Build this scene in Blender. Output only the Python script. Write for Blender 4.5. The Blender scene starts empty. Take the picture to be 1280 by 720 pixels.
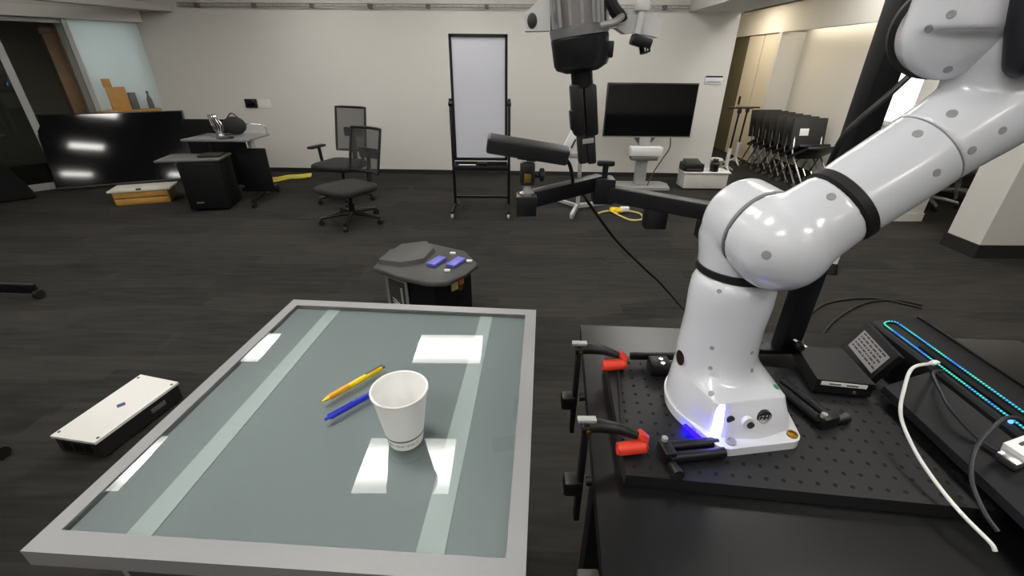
import bpy, bmesh, math, random
from mathutils import Vector, Matrix
random.seed(7)
SC = bpy.context.scene
COL = SC.collection
PI = math.pi
# ------------------------------------------------------------------ camera
cd = bpy.data.cameras.new('camera'); cam = bpy.data.objects.new('camera', cd); COL.objects.link(cam)
cd.sensor_width = 36.0; cd.lens = 549.0 / 1280.0 * 36.0; cd.clip_start = 0.02
cam.location = (0, 0, 1.5)
PITCH, ROLL = math.radians(27.2), math.radians(0.5)
_f = Vector((0, math.cos(PITCH), -math.sin(PITCH))); _u = Vector((0, math.sin(PITCH), math.cos(PITCH))); _r = Vector((1, 0, 0))
_r2 = _r * math.cos(ROLL) + _u * math.sin(ROLL); _u2 = _u * math.cos(ROLL) - _r * math.sin(ROLL)
cam.rotation_euler = Matrix((_r2, _u2, -_f)).transposed().to_euler()
SC.camera = cam
# ------------------------------------------------------------------ world, exposure, panel strength
w = bpy.data.worlds.new('world'); SC.world = w; w.use_nodes = True
w.node_tree.nodes['Background'].inputs[0].default_value = (0.9, 0.95, 1, 1)
w.node_tree.nodes['Background'].inputs[1].default_value = 0.05
SC.view_settings.view_transform = 'Standard'; SC.view_settings.look = 'None'
SC.view_settings.exposure = 0.08; SC.view_settings.gamma = 1.0; SC.view_settings.use_curve_mapping = False
PANEL = 13.5        # radiance of the ceiling light panels
WARM = 12.0         # radiance of the lights in the side room

# ------------------------------------------------------------------ materials
def s2l(c):
    return tuple(((x / 12.92) if x <= 0.04045 else ((x + 0.055) / 1.055) ** 2.4) for x in [v / 255.0 for v in c])
MATS = {}
def mat(name, rgb, rough=0.5, metal=0.0, emit=None, es=1.0, bump=0.0, bscale=200.0, var=0.0, vscale=8.0, coat=0.0, spec=0.5):
    if name in MATS: return MATS[name]
    m = bpy.data.materials.new(name); m.use_nodes = True; MATS[name] = m
    nt = m.node_tree; p = nt.nodes['Principled BSDF']
    col = s2l(rgb)
    p.inputs['Base Color'].default_value = (*col, 1)
    p.inputs['Roughness'].default_value = rough; p.inputs['Metallic'].default_value = metal
    p.inputs['Specular IOR Level'].default_value = spec
    if coat: p.inputs['Coat Weight'].default_value = coat; p.inputs['Coat Roughness'].default_value = 0.08
    if emit:
        p.inputs['Emission Color'].default_value = (*s2l(emit), 1); p.inputs['Emission Strength'].default_value = es
    tc = nt.nodes.new('ShaderNodeTexCoord')
    if var:
        n = nt.nodes.new('ShaderNodeTexNoise'); n.inputs['Scale'].default_value = vscale; n.inputs['Detail'].default_value = 4
        nt.links.new(tc.outputs['Object'], n.inputs['Vector'])
        mx = nt.nodes.new('ShaderNodeMix'); mx.data_type = 'RGBA'
        mx.inputs['A'].default_value = (*[max(0, c * (1 - var)) for c in col], 1)
        mx.inputs['B'].default_value = (*[min(1, c * (1 + var)) for c in col], 1)
        nt.links.new(n.outputs['Fac'], mx.inputs['Factor']); nt.links.new(mx.outputs['Result'], p.inputs['Base Color'])
    if bump:
        n2 = nt.nodes.new('ShaderNodeTexNoise'); n2.inputs['Scale'].default_value = bscale
        nt.links.new(tc.outputs['Object'], n2.inputs['Vector'])
        b = nt.nodes.new('ShaderNodeBump'); b.inputs['Strength'].default_value = bump; b.inputs['Distance'].default_value = 0.002
        nt.links.new(n2.outputs['Fac'], b.inputs['Height']); nt.links.new(b.outputs['Normal'], p.inputs['Normal'])
    return m
def emission(name, rgb, strength):
    m = bpy.data.materials.new(name); m.use_nodes = True; MATS[name] = m
    nt = m.node_tree; nt.nodes.clear()
    o = nt.nodes.new('ShaderNodeOutputMaterial'); e = nt.nodes.new('ShaderNodeEmission')
    e.inputs[0].default_value = (*s2l(rgb), 1); e.inputs[1].default_value = strength
    nt.links.new(e.outputs[0], o.inputs[0]); return m
def glassy(name, tint, rough=0.0, ior=1.5, tr=(1, 1, 1)):
    """thin clear sheet: straight-through transmission with fresnel reflection"""
    m = bpy.data.materials.new(name); m.use_nodes = True; MATS[name] = m
    nt = m.node_tree; nt.nodes.clear()
    o = nt.nodes.new('ShaderNodeOutputMaterial'); t = nt.nodes.new('ShaderNodeBsdfTransparent'); g = nt.nodes.new('ShaderNodeBsdfGlossy')
    t.inputs[0].default_value = (*tr, 1); g.inputs['Color'].default_value = (*tint, 1); g.inputs['Roughness'].default_value = rough
    fr = nt.nodes.new('ShaderNodeFresnel'); fr.inputs[0].default_value = ior
    mx = nt.nodes.new('ShaderNodeMixShader')
    nt.links.new(fr.outputs[0], mx.inputs[0]); nt.links.new(t.outputs[0], mx.inputs[1]); nt.links.new(g.outputs[0], mx.inputs[2])
    nt.links.new(mx.outputs[0], o.inputs[0]); return m
def mesh_cloth(name, rgb, alpha):
    m = bpy.data.materials.new(name); m.use_nodes = True; MATS[name] = m
    p = m.node_tree.nodes['Principled BSDF']
    p.inputs['Base Color'].default_value = (*s2l(rgb), 1); p.inputs['Roughness'].default_value = 0.8; p.inputs['Alpha'].default_value = alpha
    return m
def carpet_mat():
    m = bpy.data.materials.new('carpet'); m.use_nodes = True; MATS['carpet'] = m
    nt = m.node_tree; p = nt.nodes['Principled BSDF']; p.inputs['Roughness'].default_value = 0.95; p.inputs['Specular IOR Level'].default_value = 0.15
    tc = nt.nodes.new('ShaderNodeTexCoord'); mp = nt.nodes.new('ShaderNodeMapping')
    mp.inputs['Scale'].default_value = (1.1, 4.2, 1)          # plank shaped carpet tiles laid across the room
    nt.links.new(tc.outputs['Object'], mp.inputs['Vector'])
    v = nt.nodes.new('ShaderNodeTexVoronoi'); v.distance = 'CHEBYCHEV'; v.inputs['Scale'].default_value = 1.0; v.inputs['Randomness'].default_value = 0.6
    nt.links.new(mp.outputs[0], v.inputs['Vector'])
    sp = nt.nodes.new('ShaderNodeSeparateColor'); nt.links.new(v.outputs['Color'], sp.inputs[0])
    mp2 = nt.nodes.new('ShaderNodeMapping'); mp2.inputs['Scale'].default_value = (3, 26, 1); nt.links.new(tc.outputs['Object'], mp2.inputs['Vector'])
    n = nt.nodes.new('ShaderNodeTexNoise'); n.inputs['Scale'].default_value = 1.0; n.inputs['Detail'].default_value = 5; nt.links.new(mp2.outputs[0], n.inputs['Vector'])
    ad = nt.nodes.new('ShaderNodeMath'); ad.operation = 'ADD'
    h = nt.nodes.new('ShaderNodeMath'); h.operation = 'MULTIPLY'; h.inputs[1].default_value = 0.35
    nt.links.new(sp.outputs[0], h.inputs[0]); nt.links.new(h.outputs[0], ad.inputs[0]); nt.links.new(n.outputs['Fac'], ad.inputs[1])
    r = nt.nodes.new('ShaderNodeValToRGB')
    r.color_ramp.elements[0].position = 0.25; r.color_ramp.elements[0].color = (*s2l((32, 31, 30)), 1)
    r.color_ramp.elements[1].position = 1.0; r.color_ramp.elements[1].color = (*s2l((57, 55, 52)), 1)
    nt.links.new(ad.outputs[0], r.inputs[0]); nt.links.new(r.outputs[0], p.inputs['Base Color'])
    n3 = nt.nodes.new('ShaderNodeTexNoise'); n3.inputs['Scale'].default_value = 260; nt.links.new(tc.outputs['Object'], n3.inputs['Vector'])
    b = nt.nodes.new('ShaderNodeBump'); b.inputs['Strength'].default_value = 0.5; b.inputs['Distance'].default_value = 0.004
    nt.links.new(n3.outputs['Fac'], b.inputs['Height']); nt.links.new(b.outputs['Normal'], p.inputs['Normal'])
    return m

WALL = mat('wall_paint', (212, 209, 203), 0.75, bump=0.05, bscale=120)
CEIL = mat('ceiling_paint', (214, 208, 204), 0.85, bump=0.05, bscale=60)
TRIMW = mat('white_trim', (226, 224, 218), 0.5)
SOFFIT = mat('soffit_paint', (186, 183, 177), 0.7)
CREAM = mat('cream_paint', (232, 224, 206), 0.6)
CREAMW = mat('warm_white_paint', (235, 232, 224), 0.7)
CARPET = carpet_mat()
BASEB = mat('dark_baseboard', (34, 33, 32), 0.6)
ALU = mat('brushed_aluminium', (143, 143, 144), 0.5, 0.35, bump=0.05, bscale=400)
STEEL = mat('bright_steel', (205, 205, 205), 0.25, 1.0)
CHROME = mat('chrome', (225, 225, 228), 0.12, 1.0)
GREYMET = mat('grey_painted_metal', (168, 168, 166), 0.4, 0.3)
BLKP = mat('black_plastic', (14, 14, 15), 0.42, bump=0.03, bscale=500)
BLKG = mat('gloss_black', (8, 8, 12), 0.06, coat=0.4)
BLKM = mat('matt_black', (11, 11, 12), 0.75, spec=0.25)
BLKMET = mat('black_anodised_metal', (15, 15, 19), 0.42, spec=0.35)
BOARDBLK = mat('breadboard_black', (22, 22, 24), 0.5, 0.1, bump=0.04, bscale=300)
DESKBLK = mat('black_laminate', (13, 13, 14), 0.30, spec=0.5, bump=0.02, bscale=200)
RUB = mat('black_rubber', (13, 13, 13), 0.6)
DFAB = mat('charcoal_fabric', (36, 36, 36), 0.9, bump=0.3, bscale=300)
GREYP = mat('dark_grey_plastic', (58, 57, 55), 0.5)
MIDG = mat('mid_grey_plastic', (96, 95, 93), 0.5)
ROB = mat('robot_white', (218, 220, 226), 0.24, coat=0.5, spec=0.5)
ROBG = mat('robot_grey_plug', (150, 152, 154), 0.4)
ROBSEAM = mat('robot_seam', (120, 122, 124), 0.5)
WPLAST = mat('white_plastic', (228, 228, 226), 0.45)
PAPER = mat('white_paper', (240, 240, 238), 0.6)
RED = mat('red_rubber', (226, 62, 38), 0.5)
YEL = mat('yellow_plastic', (238, 205, 25), 0.35)
YORA = mat('amber_grip', (222, 160, 25), 0.45)
BLUE = mat('blue_plastic', (28, 45, 190), 0.3)
WOOD = mat('pale_wood', (190, 142, 72), 0.55, var=0.25, vscale=14)
WOODD = mat('brown_wood', (116, 88, 56), 0.55, var=0.25, vscale=9)
BRASS = mat('brass', (170, 135, 60), 0.3, 1.0)
GREEN = mat('green_sticker', (30, 150, 90), 0.5)
YCORD = mat('yellow_cord', (206, 190, 40), 0.5)
PCORD = mat('pale_yellow_cord', (196, 184, 120), 0.5)

# ------------------------------------------------------------------ mesh builder
def rotm(rx=0, ry=0, rz=0):
    return Matrix.Rotation(rz, 3, 'Z') @ Matrix.Rotation(ry, 3, 'Y') @ Matrix.Rotation(rx, 3, 'X')
def frame_from(d, up=(0, 0, 1)):
    d = Vector(d).normalized(); u = Vector(up)
    if abs(d.dot(u)) > 0.98: u = Vector((0, 1, 0))
    x = u.cross(d).normalized(); y = d.cross(x); return x, y, d
class B:
    def __init__(s): s.bm = bmesh.new()
    def box(s, c, size, r=0.0, rot=None, seg=2):
        g = bmesh.ops.create_cube(s.bm, size=1.0); vs = g['verts']
        for v in vs: v.co = Vector((v.co.x * size[0], v.co.y * size[1], v.co.z * size[2]))
        if r > 0:
            es = list({e for v in vs for e in v.link_edges})
            r = min(r, min(size) * 0.49)
            gg = bmesh.ops.bevel(s.bm, geom=es, offset=r, segments=seg, affect='EDGES', profile=0.5)
            vs = list({v for f in gg['faces'] for v in f.verts} | {v for v in vs if v.is_valid})
        R = rot if rot is not None else Matrix.Identity(3)
        for v in vs: v.co = R @ v.co + Vector(c)
        return s
    def beam(s, p0, p1, wd, ht, r=0.0, up=(0, 0, 1)):
        p0, p1 = Vector(p0), Vector(p1); x, y, d = frame_from(p1 - p0, up)
        R = Matrix((x, y, d)).transposed()
        return s.box((p0 + p1) / 2, (wd, ht, (p1 - p0).length), r, R)
    def rings(s, rings, cap=True, closed=False):
        bm = s.bm; vr = [[bm.verts.new(p) for p in rg] for rg in rings]; n = len(vr[0]); L = len(vr)
        for i in range(L if closed else L - 1):
            a, b = vr[i], vr[(i + 1) % L]
            for k in range(n):
                k2 = (k + 1) % n
                bm.faces.new((a[k], a[k2], b[k2], b[k]))
        if cap and not closed:
            bm.faces.new(list(reversed(vr[0]))); bm.faces.new(vr[-1])
        return s
    def tube(s, pts, rad, seg=12, cap=True, closed=False):
        pts = [Vector(p) for p in pts]; N = len(pts)
        if not isinstance(rad, (list, tuple)): rad = [rad] * N
        x = None; rgs = []
        for i, p in enumerate(pts):
            a = pts[(i - 1) % N] if (closed or i > 0) else p; b = pts[(i + 1) % N] if (closed or i < N - 1) else p
            d = (b - a).normalized()
            if x is None: x, _, _ = frame_from(d)
            x = (x - d * x.dot(d)).normalized(); yv = d.cross(x)
            rgs.append([p + (x * math.cos(t) + yv * math.sin(t)) * rad[i] for t in [2 * PI * k / seg for k in range(seg)]])
        return s.rings(rgs, cap, closed)
    def cyl(s, p0, p1, r0, r1=None, seg=20):
        return s.tube([p0, p1], [r0, r0 if r1 is None else r1], seg)
    def lathe(s, c, prof, seg=32, axis=(0, 0, 1), cap=True):
        x, y, d = frame_from(axis); c = Vector(c)
        return s.rings([[c + d * h + (x * math.cos(t) + y * math.sin(t)) * r for t in [2 * PI * k / seg for k in range(seg)]] for r, h in prof], cap)
    def ball(s, c, r, seg=14, sc=(1, 1, 1), rot=None):
        n = seg; prof = [(max(1e-4, math.sin(PI * i / (n // 2))) , -math.cos(PI * i / (n // 2))) for i in range(n // 2 + 1)]
        R = rot if rot is not None else Matrix.Identity(3)
        return s.rings([[Vector(c) + R @ Vector((rr * math.cos(t) * sc[0] * r, rr * math.sin(t) * sc[1] * r, h * sc[2] * r)) for t in [2 * PI * k / n for k in range(n)]] for rr, h in prof])
    def prism(s, poly, z0, z1):
        return s.rings([[Vector((x, y, z0)) for x, y in poly], [Vector((x, y, z1)) for x, y in poly]])
    def poly3(s, pts, off):
        off = Vector(off); return s.rings([[Vector(p) for p in pts], [Vector(p) + off for p in pts]])
    def ring_flat(s, c, ro, ri, h, seg=24, axis=(0, 0, 1)):
        return s.lathe(c, [(ri, 0), (ro, 0), (ro, h), (ri, h), (ri, 0)], seg, axis, cap=False)
    def build(s, name, m, parent=None, smooth=35, at=None, world=False):
        """one mesh object; `world` means vertices are given in world space while the parent sits at its own base"""
        bmesh.ops.recalc_face_normals(s.bm, faces=s.bm.faces)
        base = Vector((0, 0, 0))
        if parent is not None and world: base = world_loc(parent)
        if parent is None and at is not None: base = Vector(at)
        if base.length > 0:
            for v in s.bm.verts: v.co -= base
        me = bpy.data.meshes.new(name); s.bm.to_mesh(me); s.bm.free()
        if smooth:
            for p in me.polygons: p.use_smooth = True
            me.set_sharp_from_angle(angle=math.radians(smooth))
        o = bpy.data.objects.new(name, me); COL.objects.link(o)
        if m is not None: me.materials.append(m)
        if parent is not None: o.parent = parent
        elif at is not None: o.location = base
        return o
def world_loc(o):
    v = Vector(o.location); p = o.parent
    while p is not None: v = v + Vector(p.location); p = p.parent
    return v
def tag(o, label=None, cat=None, group=None, kind=None):
    if label: o['label'] = label
    if cat: o['category'] = cat
    if group: o['group'] = group
    if kind: o['kind'] = kind
    return o
def thing(name, label, cat, loc=(0, 0, 0), rz=0.0, group=None):
    o = bpy.data.objects.new(name, None); COL.objects.link(o); o.empty_display_size = 0.05
    o.location = loc; o.rotation_euler = (0, 0, rz); return tag(o, label, cat, group)
def dup(o, loc, rz, label):
    def cp(a, par):
        c = a.copy(); COL.objects.link(c); c.parent = par
        for ch in [q for q in a.children]: cp(ch, c)
        return c
    r = cp(o, None); r.location = loc; r.rotation_euler = (0, 0, rz); r['label'] = label; return r
def catmull(pts, n=8):
    pts = [Vector(p) for p in pts]; P = [pts[0] * 2 - pts[1]] + pts + [pts[-1] * 2 - pts[-2]]; out = []
    for i in range(1, len(P) - 2):
        for k in range(n):
            t = k / n; a, b, c, d = P[i - 1], P[i], P[i + 1], P[i + 2]
            out.append(0.5 * ((2 * b) + (c - a) * t + (2 * a - 5 * b + 4 * c - d) * t * t + (3 * b - a - 3 * c + d) * t ** 3))
    out.append(pts[-1]); return out
def cable(name, pts, r, m, label, n=8, cat='cable'):
    return tag(B().tube(catmull(pts, n), r, 8).build(name, m, at=pts[0]), label, cat)
def struct(b, name, m, parent=None, smooth=0):
    o = b.build(name, m, parent, smooth); o['kind'] = 'structure'; return o
def text(name, s, size, loc, R, m, parent, depth=0.0004):
    cu = bpy.data.curves.new(name, 'FONT'); cu.body = s; cu.size = size; cu.extrude = depth; cu.align_x = 'CENTER'; cu.align_y = 'CENTER'
    t = bpy.data.objects.new(name, cu); COL.objects.link(t)
    dg = bpy.context.evaluated_depsgraph_get(); me = bpy.data.meshes.new_from_object(t.evaluated_get(dg)); bpy.data.objects.remove(t)
    o = bpy.data.objects.new(name, me); COL.objects.link(o); me.materials.append(m)
    M4 = R.to_4x4(); M4.translation = Vector(loc) - (world_loc(parent) if parent else Vector((0, 0, 0)))
    me.transform(M4); o.parent = parent; return o

# ================================================================== SETTING
ZC = 2.62
struct(B().box((0.3, 3.5, -0.05), (18.6, 15.4, 0.1)), 'floor', CARPET)
struct(B().box((0.3, 3.5, ZC + 0.05), (18.6, 15.4, 0.1)), 'ceiling', CEIL)
BWL, BWR = Vector((-5.0, 6.75, 0)), Vector((2.88, 6.56, 0))
BD = (BWR - BWL).normalized(); BN = Vector((BD.y, -BD.x, 0))          # along the wall, out of it towards the room
def wall_slab(p0, p1, z0, z1, t, nrm):
    b = B(); p0, p1, n = Vector(p0), Vector(p1), Vector(nrm).normalized()
    pts = [p0, p1, p1 - n * t, p0 - n * t]
    return b.prism([(p.x, p.y) for p in pts], z0, z1)
struct(wall_slab(BWL - BD * 0.25, BWR, 0, ZC, 0.25, BN), 'wall_back', WALL)
struct(wall_slab(BWL + BN * 0.012, BWR + BN * 0.012, 0, 0.06, 0.012, BN), 'baseboard_back', BASEB)
LD = Vector((-0.66, -0.75, 0)).normalized(); LN = Vector((0.75, -0.66, 0)).normalized()
def LP(s, off=0.0): return BWL + LD * s + LN * off
# left glazed partition: header, frosted pane, door opening, sliding door
struct(wall_slab(LP(-0.1, 0.0), LP(5.5, 0.0), 1.93, ZC, 0.12, LN), 'wall_left', WALL)
struct(wall_slab(LP(-0.05, 0.10), LP(5.5, 0.10), 1.93, 2.05, 0.10, LN), 'trim_1', TRIMW)
FROST = mat('frosted_glass', (226, 234, 232), 0.18, spec=0.5)
_nt = FROST.node_tree; _tl = _nt.nodes.new('ShaderNodeBsdfTranslucent'); _tl.inputs[0].default_value = (*s2l((240, 246, 245)), 1)
_ms = _nt.nodes.new('ShaderNodeMixShader'); _ms.inputs[0].default_value = 0.45
_out = [n for n in _nt.nodes if n.type == 'OUTPUT_MATERIAL'][0]
_nt.links.new(_nt.nodes['Principled BSDF'].outputs[0], _ms.inputs[1]); _nt.links.new(_tl.outputs[0], _ms.inputs[2]); _nt.links.new(_ms.outputs[0], _out.inputs[0])
g = struct(wall_slab(LP(0.0), LP(0.72), 0.05, 1.93, 0.02, LN), 'window_1', FROST)
struct(wall_slab(LP(0.70, 0.03), LP(0.75, 0.03), 0.0, 1.93, 0.08, LN), 'window_frame', GREYMET, g)
struct(wall_slab(LP(0.0, 0.03), LP(0.72, 0.03), 0.0, 0.06, 0.08, LN), 'window_sill', GREYMET, g)
struct(wall_slab(LP(0.75, -0.02), LP(1.38, -0.02), 1.88, 1.93, 0.06, LN), 'trim_2', GREYMET)
DGLASS = glassy('dark_glass', (0.9, 0.95, 0.95), 0.0, 1.5, (0.60, 0.64, 0.62))
d1 = struct(wall_slab(LP(1.40, 0.05), LP(2.6, 0.05), 0.04, 1.93, 0.012, LN), 'door_1', DGLASS)
struct(wall_slab(LP(1.34, 0.07), LP(1.41, 0.07), 0.0, 1.93, 0.05, LN), 'door_frame', GREYMET, d1)
struct(wall_slab(LP(2.6, 0.07), LP(2.67, 0.07), 0.0, 1.93, 0.05, LN), 'door_frame', GREYMET, d1)
struct(wall_slab(LP(1.41, 0.07), LP(2.6, 0.07), 0.0, 0.08, 0.05, LN), 'door_rail', GREYMET, d1)
struct(wall_slab(LP(2.67), LP(5.5), 0, 1.93, 0.1, LN), 'wall_left_near', WALL)
# dim room behind the left partition
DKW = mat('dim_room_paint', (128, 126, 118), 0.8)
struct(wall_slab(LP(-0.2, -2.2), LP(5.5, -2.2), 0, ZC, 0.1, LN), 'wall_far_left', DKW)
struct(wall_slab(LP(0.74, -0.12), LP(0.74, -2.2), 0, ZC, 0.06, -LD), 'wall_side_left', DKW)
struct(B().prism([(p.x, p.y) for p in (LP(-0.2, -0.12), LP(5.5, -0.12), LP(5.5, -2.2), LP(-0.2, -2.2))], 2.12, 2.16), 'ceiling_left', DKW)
# ceiling soffits, cable tray
struct(B().prism([(-4.46, 6.73), (-4.80, 6.73), (-5.32, 5.4), (-6.32, 2.6), (-6.2, 2.6), (-5.20, 5.3)], 2.055, 2.13), 'ceiling_soffit_left', SOFFIT)
struct(B().prism([(2.22, 6.57), (2.88, 6.55), (2.88, -1.5), (2.22, -1.5)], 2.085, ZC), 'ceiling_soffit_right', SOFFIT)
tr = thing('cable_tray', 'thin metal cable tray running along the top of the white back wall', 'cable tray', (-1.0, 6.6, 2.13))
for dz in (0.0, 0.035):
    B().tube([BWL + BD * 0.65 + BN * 0.05 + Vector((0, 0, 2.115 + dz)), BWL + BD * 7.2 + BN * 0.05 + Vector((0, 0, 2.115 + dz))], 0.007, 8).build('rail', GREYMET, tr, world=True)
bb = B()
for i in range(60):
    p = BWL + BD * (0.7 + i * 0.11) + BN * 0.05; bb.box(p + Vector((0, 0, 2.132)), (0.008, 0.008, 0.04))
bb.build('rung', GREYMET, tr, world=True)['kind'] = 'stuff'
for i in range(9):
    p = BWL + BD * (0.9 + i * 0.75) + BN * 0.03; B().box(p + Vector((0, 0, 2.128)), (0.05, 0.055, 0.05), 0.004).build('bracket', MIDG, tr, world=True)
# right side: corridor, doors, header, recess wall, column
struct(B().box((4.11, 6.35, 2.12), (0.12, 6.3, 0.36)), 'wall_right_header', CREAMW)
struct(B().box((4.45, 7.15, 1.31), (0.1, 4.75, ZC)), 'wall_right', CREAMW)
struct(B().box((4.22, 7.70, 0.97), (0.36, 0.10, 1.94), 0.004), 'trim_3', TRIMW)
struct(B().box((4.25, 4.72, 0.97), (0.34, 0.26, 1.94), 0.004), 'trim_4', TRIMW)
struct(B().box((4.25, 4.72, 0.045), (0.36, 0.28, 0.09)), 'baseboard_right_end', TRIMW)
struct(B().box((4.39, 6.25, 0.05), (0.02, 2.8, 0.10)), 'baseboard_right', BASEB)
for i, (y0, y1) in enumerate(((7.76, 8.22), (8.24, 8.75))):
    o = struct(B().box((4.10, (y0 + y1) / 2, 0.965), (0.05, y1 - y0, 1.93), 0.004), 'door_%d' % (i + 2), CREAM)
    if i == 1:
        h = struct(B().box((4.065, 8.6, 0.92), (0.02, 0.05, 0.14), 0.006), 'door_lock', BLKP, o)
    else:
        struct(B().box((4.07, 8.0, 0.5), (0.012, 0.34, 0.7), 0.003), 'door_panel', CREAM, o)
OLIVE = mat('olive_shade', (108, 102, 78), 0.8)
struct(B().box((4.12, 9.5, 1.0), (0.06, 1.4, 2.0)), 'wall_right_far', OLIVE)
struct(B().box((3.5, 10.2, 1.31), (2.0, 0.1, ZC)), 'wall_corridor', CREAM)
struct(B().box((2.75, 8.5, 1.31), (0.25, 3.6, ZC)), 'wall_corridor_left', WALL)
struct(B().box((3.5, 8.4, 2.40), (1.3, 3.5, 0.1)), 'ceiling_corridor', CEIL)
c = struct(B().box((4.31, 3.74, 1.31), (0.5, 0.32, ZC), 0.004), 'wall_column', WALL)
struct(B().box((4.31, 3.74, 0.06), (0.524, 0.344, 0.12)), 'baseboard_column', BASEB)
# invented glowing pane where the recess wall blows out to white
wn = struct(B().box((4.385, 5.36, 1.40), (0.03, 1.0, 0.98)), 'bright_pane', emission('bright_patch_glow', (255, 254, 250), 2.6))
b = B()
for yy in (4.84, 5.88): b.box((4.375, yy, 1.40), (0.06, 0.05, 1.05))
for zz in (0.9, 1.9): b.box((4.375, 5.36, zz), (0.06, 1.09, 0.05))
struct(b, 'window_frame', TRIMW, wn)  # surround of the invented glowing pane
# side room beyond the recess and the walls behind the camera
struct(B().box((9.5, 3.5, 1.31), (0.2, 15.4, ZC)), 'wall_far_right', WALL)
struct(B().box((0.3, -4.1, 1.31), (18.6, 0.2, ZC)), 'wall_front', WALL)
struct(B().box((-8.95, 0.0, 1.31), (0.2, 8.0, ZC)), 'wall_left_far', WALL)
struct(B().box((7.0, 9.0, 1.31), (5.1, 0.2, ZC)), 'wall_back_right', WALL)

# ceiling light panels
PM = emission('light_panel', (255, 252, 246), PANEL)
_nt = PM.node_tree; _tc = _nt.nodes.new('ShaderNodeTexCoord'); _sx = _nt.nodes.new('ShaderNodeSeparateXYZ'); _ab = _nt.nodes.new('ShaderNodeMath'); _ab.operation = 'ABSOLUTE'
_mr = _nt.nodes.new('ShaderNodeMapRange'); _mr.interpolation_type = 'SMOOTHSTEP'      # the lamp tube glows brightest along the middle of the diffuser
_mr.inputs['From Min'].default_value = 0.05; _mr.inputs['From Max'].default_value = 0.20; _mr.inputs['To Min'].default_value = PANEL * 1.5; _mr.inputs['To Max'].default_value = PANEL * 0.5
_nt.links.new(_tc.outputs['Object'], _sx.inputs[0]); _nt.links.new(_sx.outputs['Y'], _ab.inputs[0]); _nt.links.new(_ab.outputs[0], _mr.inputs['Value'])
_nt.links.new(_mr.outputs[0], [n for n in _nt.nodes if n.type == 'EMISSION'][0].inputs['Strength']); WM = emission('warm_light_panel', (255, 240, 214), WARM)
xs = ((-4.6, 'along the left glass wall'), (-2.42, 'left of the glass table'), (-0.61, 'over the glass table'), (1.24, 'over the robot desk'), (3.45, 'beside the white column'))
ys = ((-1.83, 'second row behind the camera'), (-0.57, 'first row behind the camera'), (0.69, 'row straight above the camera'), (1.95, 'nearest row in front'), (3.21, 'second row in front'), (4.47, 'third row in front'), (5.60, 'row nearest the back wall'))
for x, xn in xs:
    for y, yn in ys:
        if x < -4 and yn not in ('second row behind the camera', 'row straight above the camera', 'nearest row in front', 'second row in front', 'third row in front'): continue
        if x < -4: y = {-1.83: -2.1, 0.69: 0.0}.get(y, y)
        wdt = 0.57
        dx = -0.17 if (x == -2.42 and y == 1.95) else (0.06 if (x == -0.61 and y == 3.21) else (-0.04 if (x == -0.61 and y == 1.95) else 0.0))
        t = thing('ceiling_light', 'white rectangular ceiling light panel %s, %s' % (xn, yn), 'ceiling light', (x + dx, y, ZC), 0, 'ceiling light panels')
        B().box((0, 0, -0.012), (wdt + 0.05, 0.47, 0.022), 0.004).build('frame', TRIMW, t)
        B().box((0, 0, -0.0245), (wdt, 0.42, 0.006)).build('diffuser', PM, t)
for (x, y, z) in ((3.45, 8.0, 2.35), (6.6, 5.0, ZC), (6.6, 2.6, ZC), (-7.4, 4.9, 2.12), (-5.95, 6.95, 2.12)):
    t = thing('ceiling_light', 'square light panel in the ceiling of the ' + ('corridor beyond the cream doors' if y > 7 else 'side room, farther panel' if x > 0 and y > 4 else 'side room, nearer panel' if x > 0 else 'dim room behind the sliding door, added to brighten it' if y < 5.5 else 'room behind the frosted glass'), 'ceiling light', (x, y, z), 0, 'panels in neighbouring rooms')
    B().box((0, 0, -0.012), (0.62, 0.62, 0.022), 0.004).build('frame', TRIMW, t)
    B().box((0, 0, -0.0245), (0.56, 0.56, 0.006)).build('diffuser', WM if y < 7 and x > 0 else emission('corridor_panel', (255, 240, 214), 13.0) if x > 0 else (emission('dim_room_fill', (255, 240, 220), 6.0) if y < 5.5 else emission('cool_panel', (240, 250, 255), 16.0)), t)  # the panel behind the sliding door is added to lift that room's darkness
# added fill light, hidden behind the header, to warm the recess wall
t = thing('recess_fill_light', 'added unseen warm light behind the white header over the stacked chairs', 'lamp', (4.29, 6.3, 2.06))
B().box((0, 0, 0), (0.10, 2.4, 0.03), 0.005).build('housing', TRIMW, t)
B().box((0, 0, -0.02), (0.08, 2.35, 0.012)).build('tube', emission('warm_fill', (255, 242, 220), 7.0), t)

# ================================================================== GLASS TABLE
ZT = 0.92
A, Bc, Cc, Dc = (-0.646, 0.354), (0.020, 0.318), (0.064, 1.001), (-0.594, 1.046)      # outer corners NL NR FR FL
t = thing('glass_table', 'grey glass topped table in an aluminium frame at lower left', 'table', (-0.29, 0.68, 0))
def lerp2(p, q, s): return (p[0] + (q[0] - p[0]) * s, p[1] + (q[1] - p[1]) * s)
inn = [(-0.619, 0.384), (-0.005, 0.350), (0.035, 0.975), (-0.572, 1.016)]
out = [A, Bc, Cc, Dc]
for i in range(4):
    j = (i + 1) % 4
    b = B(); b.prism([out[i], out[j], inn[j], inn[i]], ZT - 0.028, ZT + 0.0015); b.build('frame_bar', ALU, t, 0, world=True)
BACKG = mat('pale_backing', (156, 163, 163), 0.6)
STRIP = mat('support_strip', (205, 212, 211), 0.6)
ii = [lerp2(p, (-0.29, 0.68), -0.004) for p in inn]
B().prism(ii, ZT - 0.020, ZT - 0.010).build('backing', BACKG, t, 0, world=True)
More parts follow.
